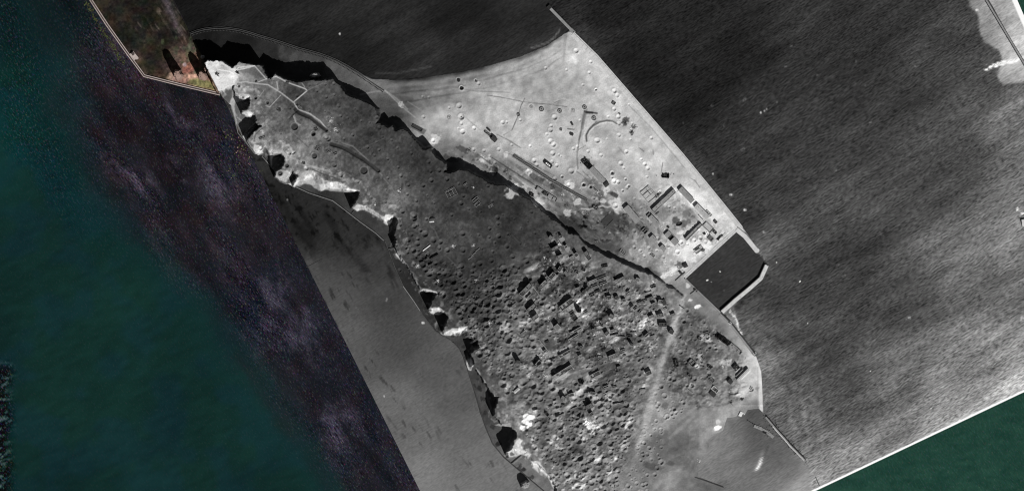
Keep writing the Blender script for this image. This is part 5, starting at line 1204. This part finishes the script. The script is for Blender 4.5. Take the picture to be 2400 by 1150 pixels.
# ------------------------------------------------------------------ sea walls, quays and moles
def wall_thing(name, label, cat, pts, w, z0, z1, m, base=None):
    wp = wxy(pts); o0 = wp[0]
    e = empty(name, (o0[0], o0[1], 0)); V, F = [], []
    lp = loc_pts(wp, o0); ribbon_vf(lp, w, z0, z1, V, F)
    mesh_obj(base or 'wall_body', V, F, m, e)
    tag(e, label, cat)
    return e, lp
def strip(e, lp, name, m, w, z0, z1, off):
    V, F = [], []; ribbon_vf(lp, w, z0, z1, V, F, off); return mesh_obj(name, V, F, m, e)
def copies_along(e, lp, name, proto, step, off=0.0, jit=0.0, z=0.0, t0=0.0):
    r = random.Random(hash(name) % 97)
    first = True; out = []
    op = offset_poly(lp, off) if off else lp
    acc = t0
    for a, b in zip(op[:-1], op[1:]):
        Ls = math.hypot(b[0] - a[0], b[1] - a[1]); an = math.atan2(b[1] - a[1], b[0] - a[0])
        while acc < Ls:
            o = proto if first else link(proto.copy(), e)
            first = False
            o.location = (a[0] + (b[0] - a[0]) * acc / Ls, a[1] + (b[1] - a[1]) * acc / Ls, z + r.uniform(-jit, jit)); o.rotation_euler = (0, 0, an)
            out.append(o); acc += step
        acc -= Ls
    return out
# 1. colour strip sea wall
SATW = [(197,-30),(205,-12),(250,57),(300,127),(338,178),(420,198.5),(516,221)]
e, lp = wall_thing('sea_wall', 'long double edged sea wall bending round the reef at the upper left', 'sea wall', SATW, 7.2, -2, 2.6, M_browncon)
strip(e, lp, 'parapet', M_pinkconc, 1.6, 2.6, 3.6, 2.4); strip(e, lp, 'walkway', M_pinkconc, 1.6, 2.59, 3.2, -2.4)
e = empty('wall_bunker', W(314, 131, 1.0), math.radians(-50))
box('platform', (0, 0, 1.2), (18, 11, 3.4), M_pinkconc, e); box('blockhouse', (-4.5, 1, 4.6), (6, 6, 4), M_browncon, e); box('ramp', (9.8, 2, .8), (4, 6, 2.4), M_pinkconc, e)
box('doorway', (-1.45, 1, 3.8), (.2, 1.4, 2), M_iron, e)
tag(e, 'pale block platform built onto the double edged sea wall', 'bunker')
# 2. northern arc with posts
ARC = resample([(446,81),(462,75),(480,70.5),(500,68),(520,67.5),(540,69.5),(560,72.5),(585,79),(610,87),(635,94),(660,102),(700,115.5),(725,122),(750,129),(770,136),(790,144.5),(815,158),(840,173),(870,193),(900,213)], 14)
e, lp = wall_thing('promenade_wall', 'curved northern sea wall with a row of short posts along its inner side', 'sea wall', ARC, 2.0, -2, 4.6, M_seawall)
strip(e, lp, 'footing', M_concdark, 3.0, -2, 2.2, 3.0)
p = box('post', (0, 0, 1.2), (1.2, 2.0, 3.2), M_concdark, e)
copies_along(e, lp, 'post', p, 3.4, -4.2, 0, 2.2)
# 3. western wall
WW = [(690,436),(725,452),(780,470),(800,485),(845,520),(880,545),(900,563)]
e, lp = wall_thing('western_sea_wall', 'straight pale sea wall below the bright scree on the west shore', 'sea wall', WW, 3.0, -2, 3.8, M_seawall)
strip(e, lp, 'parapet', M_concmid, 1.0, 3.8, 4.6, -.8)
WW2 = [(903,566),(912,590),(925,625),(945,670),(970,705),(985,728),(1000,750),(1020,775),(1035,785),(1055,796)]
e, lp = wall_thing('western_sea_wall', 'weathered grey sea wall curving along the middle of the west shore', 'sea wall', WW2, 2.2, -2, 2.6, M_seawall)
strip(e, lp[3:6], 'parapet', M_concmid, 1.3, 2.6, 3.2, -.4)
WW3 = [(1062,802),(1078,818),(1087,837),(1094,860),(1101,880),(1110,908),(1118,935),(1128,970),(1140,1005),(1155,1040),(1180,1070),(1210,1096),(1240,1121),(1276,1151)]
e, lp = wall_thing('western_sea_wall', 'dark edged sea wall along the lower part of the west shore', 'sea wall', WW3, 1.8, -2, 3.0, M_seawall)
strip(e, lp, 'coping', M_concdark, .9, 3.2, 3.7, .8)
e, lp = wall_thing('western_sea_wall', 'short pale wall at the foot of the uppermost black coves', 'sea wall', [(541,248),(549,275),(558,312),(579,337),(597,360)], 2.0, -2, 3.2, M_rubdark)
e, lp = wall_thing('western_sea_wall', 'thin wall closing the two coves beside the ring shaped pits', 'sea wall', [(612,364),(627,381),(641,397)], 2.0, -2, 3.2, M_rubdark)
tag(box('groyne', (0, 0, 0), (20, 3, 6), M_concdark), 'short dark groyne crossing the west shore below a narrow black cove', 'groyne').location = W(920, 582, 1); bpy.data.objects['groyne'].rotation_euler = (0, 0, math.radians(10))
tag(box('groyne', (0, 0, 0), (9, 2.4, 6), M_concdark), 'tiny groyne stub at the foot of the bright scree headland', 'groyne').location = W(828, 497, 1); bpy.data.objects['groyne.001'].rotation_euler = (0, 0, math.radians(50))
# 4. quay along the north east
QE = resample([(1345,76),(1400,130),(1500,245),(1600,360),(1700,482),(1740,532)], 12)
e, lp = wall_thing('quay', 'long straight white quay edge facing the open dark sea', 'quay', QE, 2.2, -3, 4.6, M_conc, 'quay_wall')
pr = box('slab', (6, 0, 2.2), (11.6, 9.0, 3.4), M_conc, e)
sl_ = copies_along(e, lp, 'slab', pr, 12, -6.2, .12, 0)
for i, o in enumerate(sl_):
    if i % 5 in (1, 3): o.scale = (1, .94, 1)
PIER = [(1290,20),(1338,69)]
e, lp = wall_thing('pier', 'narrow grey pier running out from the top corner of the beach', 'pier', PIER, 7.5, -3, 4.2, M_concmid, 'deck')
strip(e, lp, 'parapet', M_concdark, 1.0, 4.2, 5.4, 3.0); box('pier_head', (-2.5, 2.5, 1), (9, 9, 7.6), M_iron, e, math.radians(-46))
strip(e, loc_pts(wxy([(1338,69),(1347,78)]), wxy(PIER)[0]), 'shore_ramp', M_concmid, 9, -3, 2.8, -1)
NM = [(1722,541),(1740,552),(1771,586)]
e, lp = wall_thing('mole', 'pale upper harbour mole with a rounded end', 'mole', [(1726,537),(1746,553),(1773,586)], 11.5, -4, 4.2, M_conc, 'mole_body')
strip(e, lp, 'parapet', M_concmid, 1.4, 4.2, 6.0, 5.0)
V = []; nn = 14
for z in (-4, 4.4): V += [(6.2 * math.cos(2 * math.pi * i / nn), 6.2 * math.sin(2 * math.pi * i / nn), z) for i in range(nn)]
F = [tuple(range(nn, 2 * nn))] + [(i, (i + 1) % nn, nn + (i + 1) % nn, nn + i) for i in range(nn)]
h_ = mesh_obj('mole_head', V, F, M_conc, e); h_.location = (lp[-1][0] + .5, lp[-1][1] - .5, 0)
SMP = resample([(1692,731),(1722,704),(1756,676),(1783,652),(1797,621)], 9)
e, lp = wall_thing('mole', 'long pale lower harbour mole with a bend and dark shadow on its inner side', 'mole', SMP, 9.5, -4, 5.0, M_conc, 'mole_body')
strip(e, lp, 'parapet', M_concmid, 1.6, 5.0, 6.6, 3.9); strip(e, lp[:5], 'rubble_apron', M_rubdark, 4, -2, 2.0, -6)
bb = box('bollard', (0, 0, .5), (1.0, 1.0, 1.2), M_iron, e, 0, .7); copies_along(e, lp, 'bollard', bb, 14, -2.0, 0, 5.4)
NQ = [(1606,651),(1665,597),(1724,543)]
e, lp = wall_thing('quay', 'straight quay wall along the upper left side of the harbour basin', 'quay', NQ, 3.4, -4, 4.4, M_conc, 'quay_wall')
strip(e, lp, 'coping', M_conc, 5, 3.0, 4.0, 4.2)
bb = box('bollard', (0, 0, .5), (1.0, 1.0, 1.2), M_iron, e, 0, .7); copies_along(e, lp, 'bollard', bb, 16, 0, 0, 4.9, 6)
e, lp = wall_thing('quay', 'dark quay wall along the lower left side of the harbour basin', 'quay', [(1605,652),(1650,695),(1690,733)], 3.0, -4, 4.2, M_concmid, 'quay_wall')
for (a, b, lb) in (((1583,658),(1606,638),'short dark wall at the left corner of the harbour basin'), ((1618,690),(1633,678),'short dark wall across the strip below the harbour basin')):
    e, lp = wall_thing('retaining_wall', lb, 'wall', [a, b], 1.8, 0, 6.0, M_wallst)
e, lp = wall_thing('harbour_steps', 'little dark landing block on the lower left harbour wall', 'landing', [(1626,676),(1634,682)], 5, -3, 5.5, M_iron, 'landing')
e, lp = wall_thing('coast_wall', 'long thin dark sea wall running from the harbour corner to the coast bastion', 'sea wall', [(1690,733),(1715,758),(1743,793),(1770,828)], 2.6, -3, 6.2, M_concdark)
strip(e, lp, 'promenade', M_concmid, 5.0, 0, 4.2, -4.0)
e = empty('bastion', W(1769, 829, 2), math.radians(-50))
box('platform', (0, 0, .5), (9, 8, 6), M_conc, e); box('parapet', (3.9, 0, 4.2), (1.0, 8, 1.6), M_concdark, e); box('parapet', (0, -3.4, 4.2), (6.6, 1.0, 1.6), M_concdark, e); box('blockhouse', (-1, 1, 5), (3.4, 3, 3), M_iron, e)
tag(e, 'small square bastion at the end of the long thin sea wall', 'bastion')
e = empty('bastion', W(1711, 757, 2)); box('platform', (0, 0, 1), (6, 6, 6.5), M_conc, e, .7); box('parapet', (0, 0, 4.8), (3, 3, 1.4), M_iron, e, .7)
tag(e, 'little square bastion part way down the long thin sea wall', 'bastion')
# breakwater, spits and jetties
BW = resample([(1795,976),(1808,991),(1822,1008),(1838,1025),(1852,1042),(1868,1058),(1886,1076)], 8)
e, lp = wall_thing('breakwater', 'broken narrow breakwater pointing into the lagoon mouth from the coast road', 'breakwater', BW, 5.5, -2, 2.6, M_concmid, 'core')
strip(e, lp, 'dark_crest', M_iron, 1.8, 2.6, 4.8, 2.0); strip(e, lp[3:], 'pale_ledge', M_conc, 1.8, 1, 3.2, -2.4)
rr = random.Random(4); V, F = [], []
for a in lp:
    for k in range(12):
        s = rr.uniform(.8, 2.4); box_vf(a[0] + rr.gauss(0, 4), a[1] + rr.gauss(0, 4), .6, s, s * rr.uniform(.6, 1.2), s * 1.4, V, F, rr.uniform(0, 3), .7)
tag(mesh_obj('armour_rock', V, F, M_rubdark, e), kind='stuff')
e, lp = wall_thing('breakwater', 'stub of broken breakwater with pale slabs beside the lagoon', 'breakwater', [(1767,997),(1782,1003),(1798,1012),(1813,1024)], 7, -2, 1.8, M_concmid, 'core')
V, F = debris_vf(34, 46, 14, random.Random(9), .6, 1.8, 1.6); d_ = mesh_obj('rubble', V, F, M_concmid, e); d_['kind'] = 'stuff'; d_.location = (26, -13, 0); d_.rotation_euler = (0, 0, -.5)
box('dark_slab', (25, -16, 2.6), (9, 4, 1.6), M_iron, e, -.4)
e = empty('stone_posts', W(1752, 983, 0))
for k in range(7): box('stake', (k * 4.2, -k * 2.6 - 1, .6), (2.0, 1.4, 2.6), M_iron, e, .3 * k)
tag(e, 'line of dark stakes leading across the shallow inlet to the breakwater stub', 'stakes')
e, lp = wall_thing('jetty', 'thin dark jetty at the bottom shore of the lagoon', 'jetty', [(1622,1115),(1658,1127),(1696,1141)], 2.2, -1, 1.4, M_seawall, 'deck')
pp = box('pile', (0, 0, -.6), (.7, 3.0, 2.2), M_timber, e); copies_along(e, lp, 'pile', pp, 8, 0, 0, 0, 2)
e, lp = wall_thing('breakwater', 'thin dark outer breakwater crossing the pale shoal at the top right', 'breakwater', [(2308,-12),(2326,18),(2340,44),(2370,96),(2403,150)], 3.2, -3, 3.4, M_concdark, 'core')
strip(e, lp, 'parapet', M_concmid, .6, 3.4, 4.0, -1.0); box('beacon_base', (0, 0, 0), (1, 1, 1), M_conc, e).location = (40, -66, 3); bpy.data.objects[e.children[-1].name].scale = (6, 6, 6)
e = empty('mole', W(2399, 522, 0), .2); box('head_block', (0, 0, 1), (9, 16, 8), M_conc, e); box('parapet', (-4, 4, 5.6), (1, 8, 1.4), M_concmid, e)
tag(e, 'pale end block of a mole just showing at the right edge', 'mole')
for (a, b, lb) in (((718,626),(755,606.5),'thin dark pole lying on the western shallows by the seam'), ((1911,1116),(1921,1138),'thin dark pole lying on the water below the breakwater tip')):
    V, F = [], []; wp = wxy([a, b]); ribbon_vf(loc_pts(wp, wp[0]), 1.5, -.2, .5, V, F); o = mesh_obj('dark_stroke', V, F, M_timber); o.location = (wp[0][0], wp[0][1], 0); tag(o, lb, 'stroke')  # thin dark strokes on the water, built as low strips

# ------------------------------------------------------------------ tramway along the cliff foot
TR = [(1204,364.5),(1247,392.5),(1291,421.5),(1333,445),(1375,468.5),(1379,478)]
TR = resample(TR[:5], 6)
wp = wxy(TR); e = empty('tramway', (wp[0][0], wp[0][1], 0)); lp = loc_pts(wp, wp[0])
zt = max(zat(*p_) for p_ in TR[::3]); zt = sum(zat(*p_) for p_ in TR) / len(TR) + .6
for nm, w_, z_, off, m in (('ballast', 7.5, 0, 0, M_concmid), ):
    V, F = [], []; ribbon_vf(lp, w_, zt - 4, zt, V, F, off); mesh_obj(nm, V, F, m, e)
for off in (2.3, -2.3):
    V, F = [], []; ribbon_vf(lp, .5, zt + .45, zt + .8, V, F, off); mesh_obj('rail', V, F, M_iron, e)
slp = box('sleeper', (0, 0, 0), (1.15, 7.2, .9), M_iron, e); copies_along(e, lp, 'sleeper', slp, 2.5, 0, 0, zt + .02)
tag(e, 'tramway of close dark sleepers running along the foot of the cliff', 'railway')

# ------------------------------------------------------------------ rock stacks
def stack(x, y, rx, ry, rot, z0, z1, m, label, taper=.72, seed=1, grp=None):
    r = random.Random(seed); n = 18; lev = 7; V, F = [], []
    prof = [1 + .28 * (r.random() - .5) for _ in range(n)]
    for l in range(lev):
        f = l / (lev - 1); k = (1 - (1 - taper) * f) * (1 + .10 * (r.random() - .5)) * (1 if l < lev - 1 else .82)
        for i in range(n):
            a = 2 * math.pi * i / n; q = prof[i] * k * (1 + .10 * (r.random() - .5))
            V.append((rx * q * math.cos(a), ry * q * math.sin(a), (z1 - z0) * f + (r.uniform(-1, 1) if 0 < l else -2)))
    for l in range(lev - 1):
        for i in range(n): F.append((l * n + i, l * n + (i + 1) % n, (l + 1) * n + (i + 1) % n, (l + 1) * n + i))
    V.append((0, 0, z1 - z0 + .8)); c = len(V) - 1
    for i in range(n): F.append(((lev - 1) * n + i, (lev - 1) * n + (i + 1) % n, c))
    o = mesh_obj('rock_stack', V, F, m); o.location = W(x, y, z0); o.rotation_euler = (0, 0, -math.radians(rot))
    return tag(o, label, 'rock stack', grp)
stack(419, 176, 13, 12, 80, 1, 58, M_redrock, 'tall free standing red sea stack left of the island tip', .7, 3)
stack(475, 178, 12, 11, 70, 1, 52, M_redrock, 'second red rock pillar against the island tip by the seam', .75, 5)
stack(486, 162, 7, 8, 60, 1, 40, M_redrock, 'jagged red rock spur touching the island tip', .75, 6)
stack(738, 178, 14, 8, -10, 3, 36, M_rock, 'pale rock knob standing in the black shade under the northern cliff', .6, 7)
stack(475.5, 134, 5, 5, 0, 2, 31, M_rock, 'small pale rock pinnacle in the black shade off the northern tip', .7, 8)
stack(1231, 1134, 13, 9, -35, 1, 24, M_rock, 'rock stack with a dark pointed shadow on the sea at the bottom left shore', .7, 9)
stack(912, 301, 6, 4, -30, 3, 30, M_rock, 'small pale rock blade in the gap of the cliff', .5, 10)

# ------------------------------------------------------------------ rubble heaps
HEAPS = [(777,284,12,30,'white rubble scatter left of the second cutting, upper heap'),(788,305,12,30,'white rubble scatter left of the second cutting, lower heap'),
 (1062,577,9,22,'white rubble heap in the middle turf, left one of a pair'),(1110,575,8,20,'white rubble heap in the middle turf, right one of a pair'),
 (1116,656,6,18,'bright rubble heap on the plateau turf, left of the largest gutted block and higher'),(979,622,6,18,'bright rubble heap on the turf near the western cliff edge'),
 (1027,657,7,14,'white flecked crater rim with rubble left of the town'),(1147,757,12,40,'bright spread of rubble left of the town below the thin path'),
 (1312,572,10,40,'white rubble spread at the cliff top among tall shells'),(1276,603,6,20,'bright rubble heap left of the tall shells near the cliff top'),
 (1290,611,5,9,'white crossed beams and rubble above the gutted row'),(1257,922,14,45,'white speckled rubble field above the large bare white patch'),
 (1293,971,5,10,'little white rubble heap below the dark burnt wedge'),(1284,954,3,6,'tiny bright heap above the dark burnt wedge'),
 (1385,990,14,34,'white rubble among the chalky craters at the bottom of the town'),(1432,1080,8,22,'bright rubble patch low down in the crater field'),
 (1565,634,16,40,'long line of white rubble under the end of the cliff'),(1590,625,9,24,'dazzling rubble heap near the left corner of the harbour'),
 (1551,530,14,40,'white rubble between the short barrack and the ragged block'),(1660,555,12,36,'grey rubble of a fallen hut beside the harbour quay'),
 (1677,552,10,24,'scattered masonry at the top of the harbour quay'),(1640,585,14,36,'rubble and broken beams at the upper left of the harbour quay'),
 (1625,590,10,20,'pale rubble at the edge of the white bare ground by the quay'),(1600,635,6,14,'dark topped rubble heap close to the harbour corner'),
 (1650,788,9,22,'pale rubble in the upper part of the lower right yard'),(1705,850,12,30,'white rubble left of the gutted house by the coast road'),
 (1695,860,8,18,'bright rubble in the centre of the lower right yard'),(1715,912,10,26,'chalky rubble mound below the black cube building'),
 (1200,735,8,22,'pale rubble on the left edge of the bombed town'),(1228,772,7,18,'bright rubble crater rim left of the dark garden'),
 (1285,744,8,24,'pale rubble left of the church ruin'),(1272,733,6,18,'pale rubble right of the third gutted block'),(1335,722,9,20,'white rubble at the foot of the church wall'),
 (1350,705,7,16,'rubble crest above the pointed steeple'),(1355,652,12,30,'rubble band left of the row houses'),(1390,665,8,20,'rubble between the row houses'),
 (1400,755,9,18,'pale rubble pile among lower town shells'),(1392,783,6,12,'bright white rubble block left of the lower town shells'),(1404,830,11,30,'white rubble left of a tall lower shell'),
 (1520,762,11,26,'white rubble below the pale ridge head'),(1490,782,7,18,'rubble right of the slim stack'),(1487,812,7,14,'pale rubble at the foot of the slim stack'),
 (1530,660,10,26,'pale rubble by the shells near the cliff end'),(1475,657,8,22,'pale rubble along the cliff edge houses'),(1450,717,6,10,'white rubble bar in the middle of the town'),
 (1230,860,12,30,'bright spoil right of the slab tower'),(1240,880,12,30,'bright spoil below the slab tower'),(1278,880,10,24,'white rubble above the long gutted hall, left end'),
 (1300,870,7,18,'rubble at the left end of the long gutted hall'),(1286,845,8,20,'rubble between the two blocks right of the slab tower'),(1390,890,9,26,'pale rubble right of the long gutted hall'),
 (1340,940,8,22,'rubble below the tall shells in the lower town'),(1420,925,9,20,'rubble speckle far down the town'),(1206,915,6,12,'white rubble by the lit house at the left end of the town'),
 (880,480,6,14,'pale rubble at the head of the plateau path'),(935,447,7,14,'bright rubble around the craters near the western cliff'),(1110,440,5,10,'small rubble by the upper huts'),
 (1120,480,6,14,'rubble beside the lower hut by the path'),(1420,540,14,34,'speckled rubble on the dark slope under the cliff'),(1400,565,12,30,'speckled rubble along the dark slope, lower part'),
 (1290,465,8,20,'rubble by the long narrow building under the cliff'),(1320,455,10,24,'rubble on the tramway embankment'),(1400,450,12,34,'rubble round the dark block of the strip roof'),
 (1360,440,10,24,'rubble among the craters above the tramway end'),(1100,352,10,22,'dark rubble strip at the back of the sand flat'),(1466,287,9,22,'dark scattered wreck near the upper quay'),
 (1480,310,5,12,'small dark wreck near the upper quay'),(1738,934,9,26,'dark heap of wreckage in the pale coast yard'),(1713,943,10,24,'dark mound of scrap left of the wreckage heap'),
 (1790,930,4,10,'little rock heap just off the coast road'),(1640,1080,8,16,'rubble at the lagoon shore'),(1645,795,6,14,'small pale rubble in the yard top')]
for k, (x, y, rad, n, lb) in enumerate(HEAPS):
    r = random.Random(900 + k); V, F = [], []
    z = zat(x, y)
    for q in range(int(n * 3)):
        a = r.uniform(0, 6.28); d = rad * abs(r.gauss(0, .5)) * r.random() ** .35; px, py = x + d * math.cos(a), y + d * math.sin(a)
        s = .45 + 1.1 * r.random() ** 2.2
        box_vf(px - x, y - py, zat(px, py) - z + .2, s * r.uniform(.6, 1.6), s, s * r.uniform(.5, 1), V, F, r.uniform(0, 3), r.uniform(.5, .9))
    e = empty('rubble_heap', W(x, y, z))
    o = mesh_obj('stones', V, F, M_iron if 'dark' in lb and 'wreck' in lb or 'dark mound' in lb or 'dark heap' in lb or 'dark rubble' in lb else (M_rubdark if 'grey' in lb or 'speckled' in lb else M_rubble), e)
    o['kind'] = 'stuff'; tag(e, lb, 'rubble', 'rubble heaps')

# ------------------------------------------------------------------ loose things
for k, (x, y, a, L_) in enumerate(((1758,907,-55,8),(1761,909.5,-55,9),(1764,913,-55,7),(1758.5,916,20,6),(1764,915,-30,5))):
    o = box('timber_beam', (0, 0, 0), (L_, 1.2, 1.0), M_timber); o.location = W(x, y, zat(x, y) + .4); o.rotation_euler = (0, 0, -math.radians(a))
    tag(o, ('leftmost dark timber beam', 'longest dark timber beam', 'rightmost dark timber beam', 'lowest short timber beam', 'short timber beam leaning across the others')[k] + ' on the pale coast yard', 'timber', 'timber beams on the coast yard')
V, F = [], []; box_vf(0, 0, 1, 14, 10, 3.4, V, F, .5, .75); o = mesh_obj('fallen_slab', V, F, M_conc); o.location = W(1736, 969, zat(1736, 969)); o.rotation_euler = (.25, .1, .6); tag(o, 'pale tilted slab at the corner of the lagoon shore', 'slab')
for k, (x, y, L_, lb) in enumerate(((1687.5, 636, 4, 'small white boat in the middle of the harbour basin'), (1658, 656, 6, 'larger white boat near the lower left side of the harbour basin'),
        (1667, 590+70, 2.4, 'tiny white dinghy beside the larger boat in the basin'), (1820, 614.5, 3.5, 'small white speck in boat form just outside the harbour mouth'), (1875, 659, 5, 'white speck in boat form on the open water right of the lower mole'),
        (1893, 757, 3, 'small white speck in boat form off the coast wall'), (2040, 869, 3.4, 'lone white speck in boat form far out on the pale sea'), (2182, 956, 3.4, 'lone white speck in boat form near the white margin of the sea'), (2358, 897, 3.6, 'white speck in boat form farthest right on the sea'))):  # those outside the basin are dust specks modelled as boats
    e = empty('boat', W(x, y, 0), random.Random(k).uniform(0, 3)); b_ = L_ * .22
    V = [(-L_/2, -b_, -.3), (L_*.2, -b_, -.3), (L_/2, 0, -.3), (L_*.2, b_, -.3), (-L_/2, b_, -.3), (-L_/2, -b_*1.25, .9), (L_*.2, -b_*1.25, .9), (L_*.58, 0, 1.1), (L_*.2, b_*1.25, .9), (-L_/2, b_*1.25, .9)]
    F = [(4, 3, 2, 1, 0), (5, 6, 7, 8, 9)] + [(i, (i + 1) % 5, 5 + (i + 1) % 5, 5 + i) for i in range(5)]
    mesh_obj('hull', V, F, M_white, e); box('cabin', (-L_ * .1, 0, 1.3), (L_ * .35, b_ * 1.3, .9), M_white, e, 0, .85)
    tag(e, lb, 'boat', 'white boats')
# rocks along the upper left sea wall and weed-covered rocks on the reef
def rock_mesh(seed):
    r = random.Random(seed); V, F = [], []
    for l, (z, k) in enumerate(((-.5, .9), (.15, 1.0), (.6, .55))):
        for i in range(7):
            a = 2 * math.pi * i / 7 + .2 * l; q = k * r.uniform(.75, 1.2); V.append((q * math.cos(a), q * math.sin(a), z + r.uniform(-.1, .1)))
    for l in range(2):
        for i in range(7): F.append((7 * l + i, 7 * l + (i + 1) % 7, 7 * l + 7 + (i + 1) % 7, 7 * l + 7 + i))
    F.append(tuple(range(14, 21))); return V, F
rocks = []
rk_rng = random.Random(21); first = None
def put_rock(x, y, s, m, name, label, grp, store):
    key = (name, rk_rng.randrange(4))
    if key not in store:
        V, F = rock_mesh(hash(name) % 50 + key[1]); me = bpy.data.meshes.new(name); me.from_pydata(V, [], F); me.materials.append(m); me.update(); store[key] = me
    o = link(bpy.data.objects.new(name, store[key])); o.location = W(x, y, max(0, .1)); o.scale = (s, s * rk_rng.uniform(.6, 1.1), s * rk_rng.uniform(.5, .9)); o.rotation_euler = (0, 0, rk_rng.uniform(0, 6))
    tag(o, label, 'rock', grp); return o
store = {}
for k in range(250):
    t = rk_rng.random(); y = -20 + t * 172; x = np.interp(y, [-20, 0, 60, 100, 150], [188, 198, 232, 258, 290]) + rk_rng.gauss(0, 3.2)
    put_rock(x, y, rk_rng.uniform(.7, 1.9), M_algae if rk_rng.random() < .25 else M_weed, 'armour_boulder', 'brown weedy boulder in the loose belt outside the upper left sea wall', 'boulders outside the upper left sea wall', store)
CLUMP = [(541,318,4,8),(556,323,5,6),(567,345,5,10),(576,354,5,6),(584,366,4,5),(560,362,8,8),(510,371,4,4),(535,398,4,4),(546,411,4,4),(528,322,5,5),(590,378,5,5),(606,398,5,4),(478,372,4,2),(555,385,6,4)]
for x, y, s, n in CLUMP:
    for k in range(n):
        put_rock(x + rk_rng.gauss(0, s), y + rk_rng.gauss(0, s), rk_rng.uniform(.6, 1.9), M_algae if rk_rng.random() < .55 else M_redrock, 'algae_rock', 'yellow green weedy rock awash on the dark reef left of the coves', 'weedy rocks awash left of the coves', store)
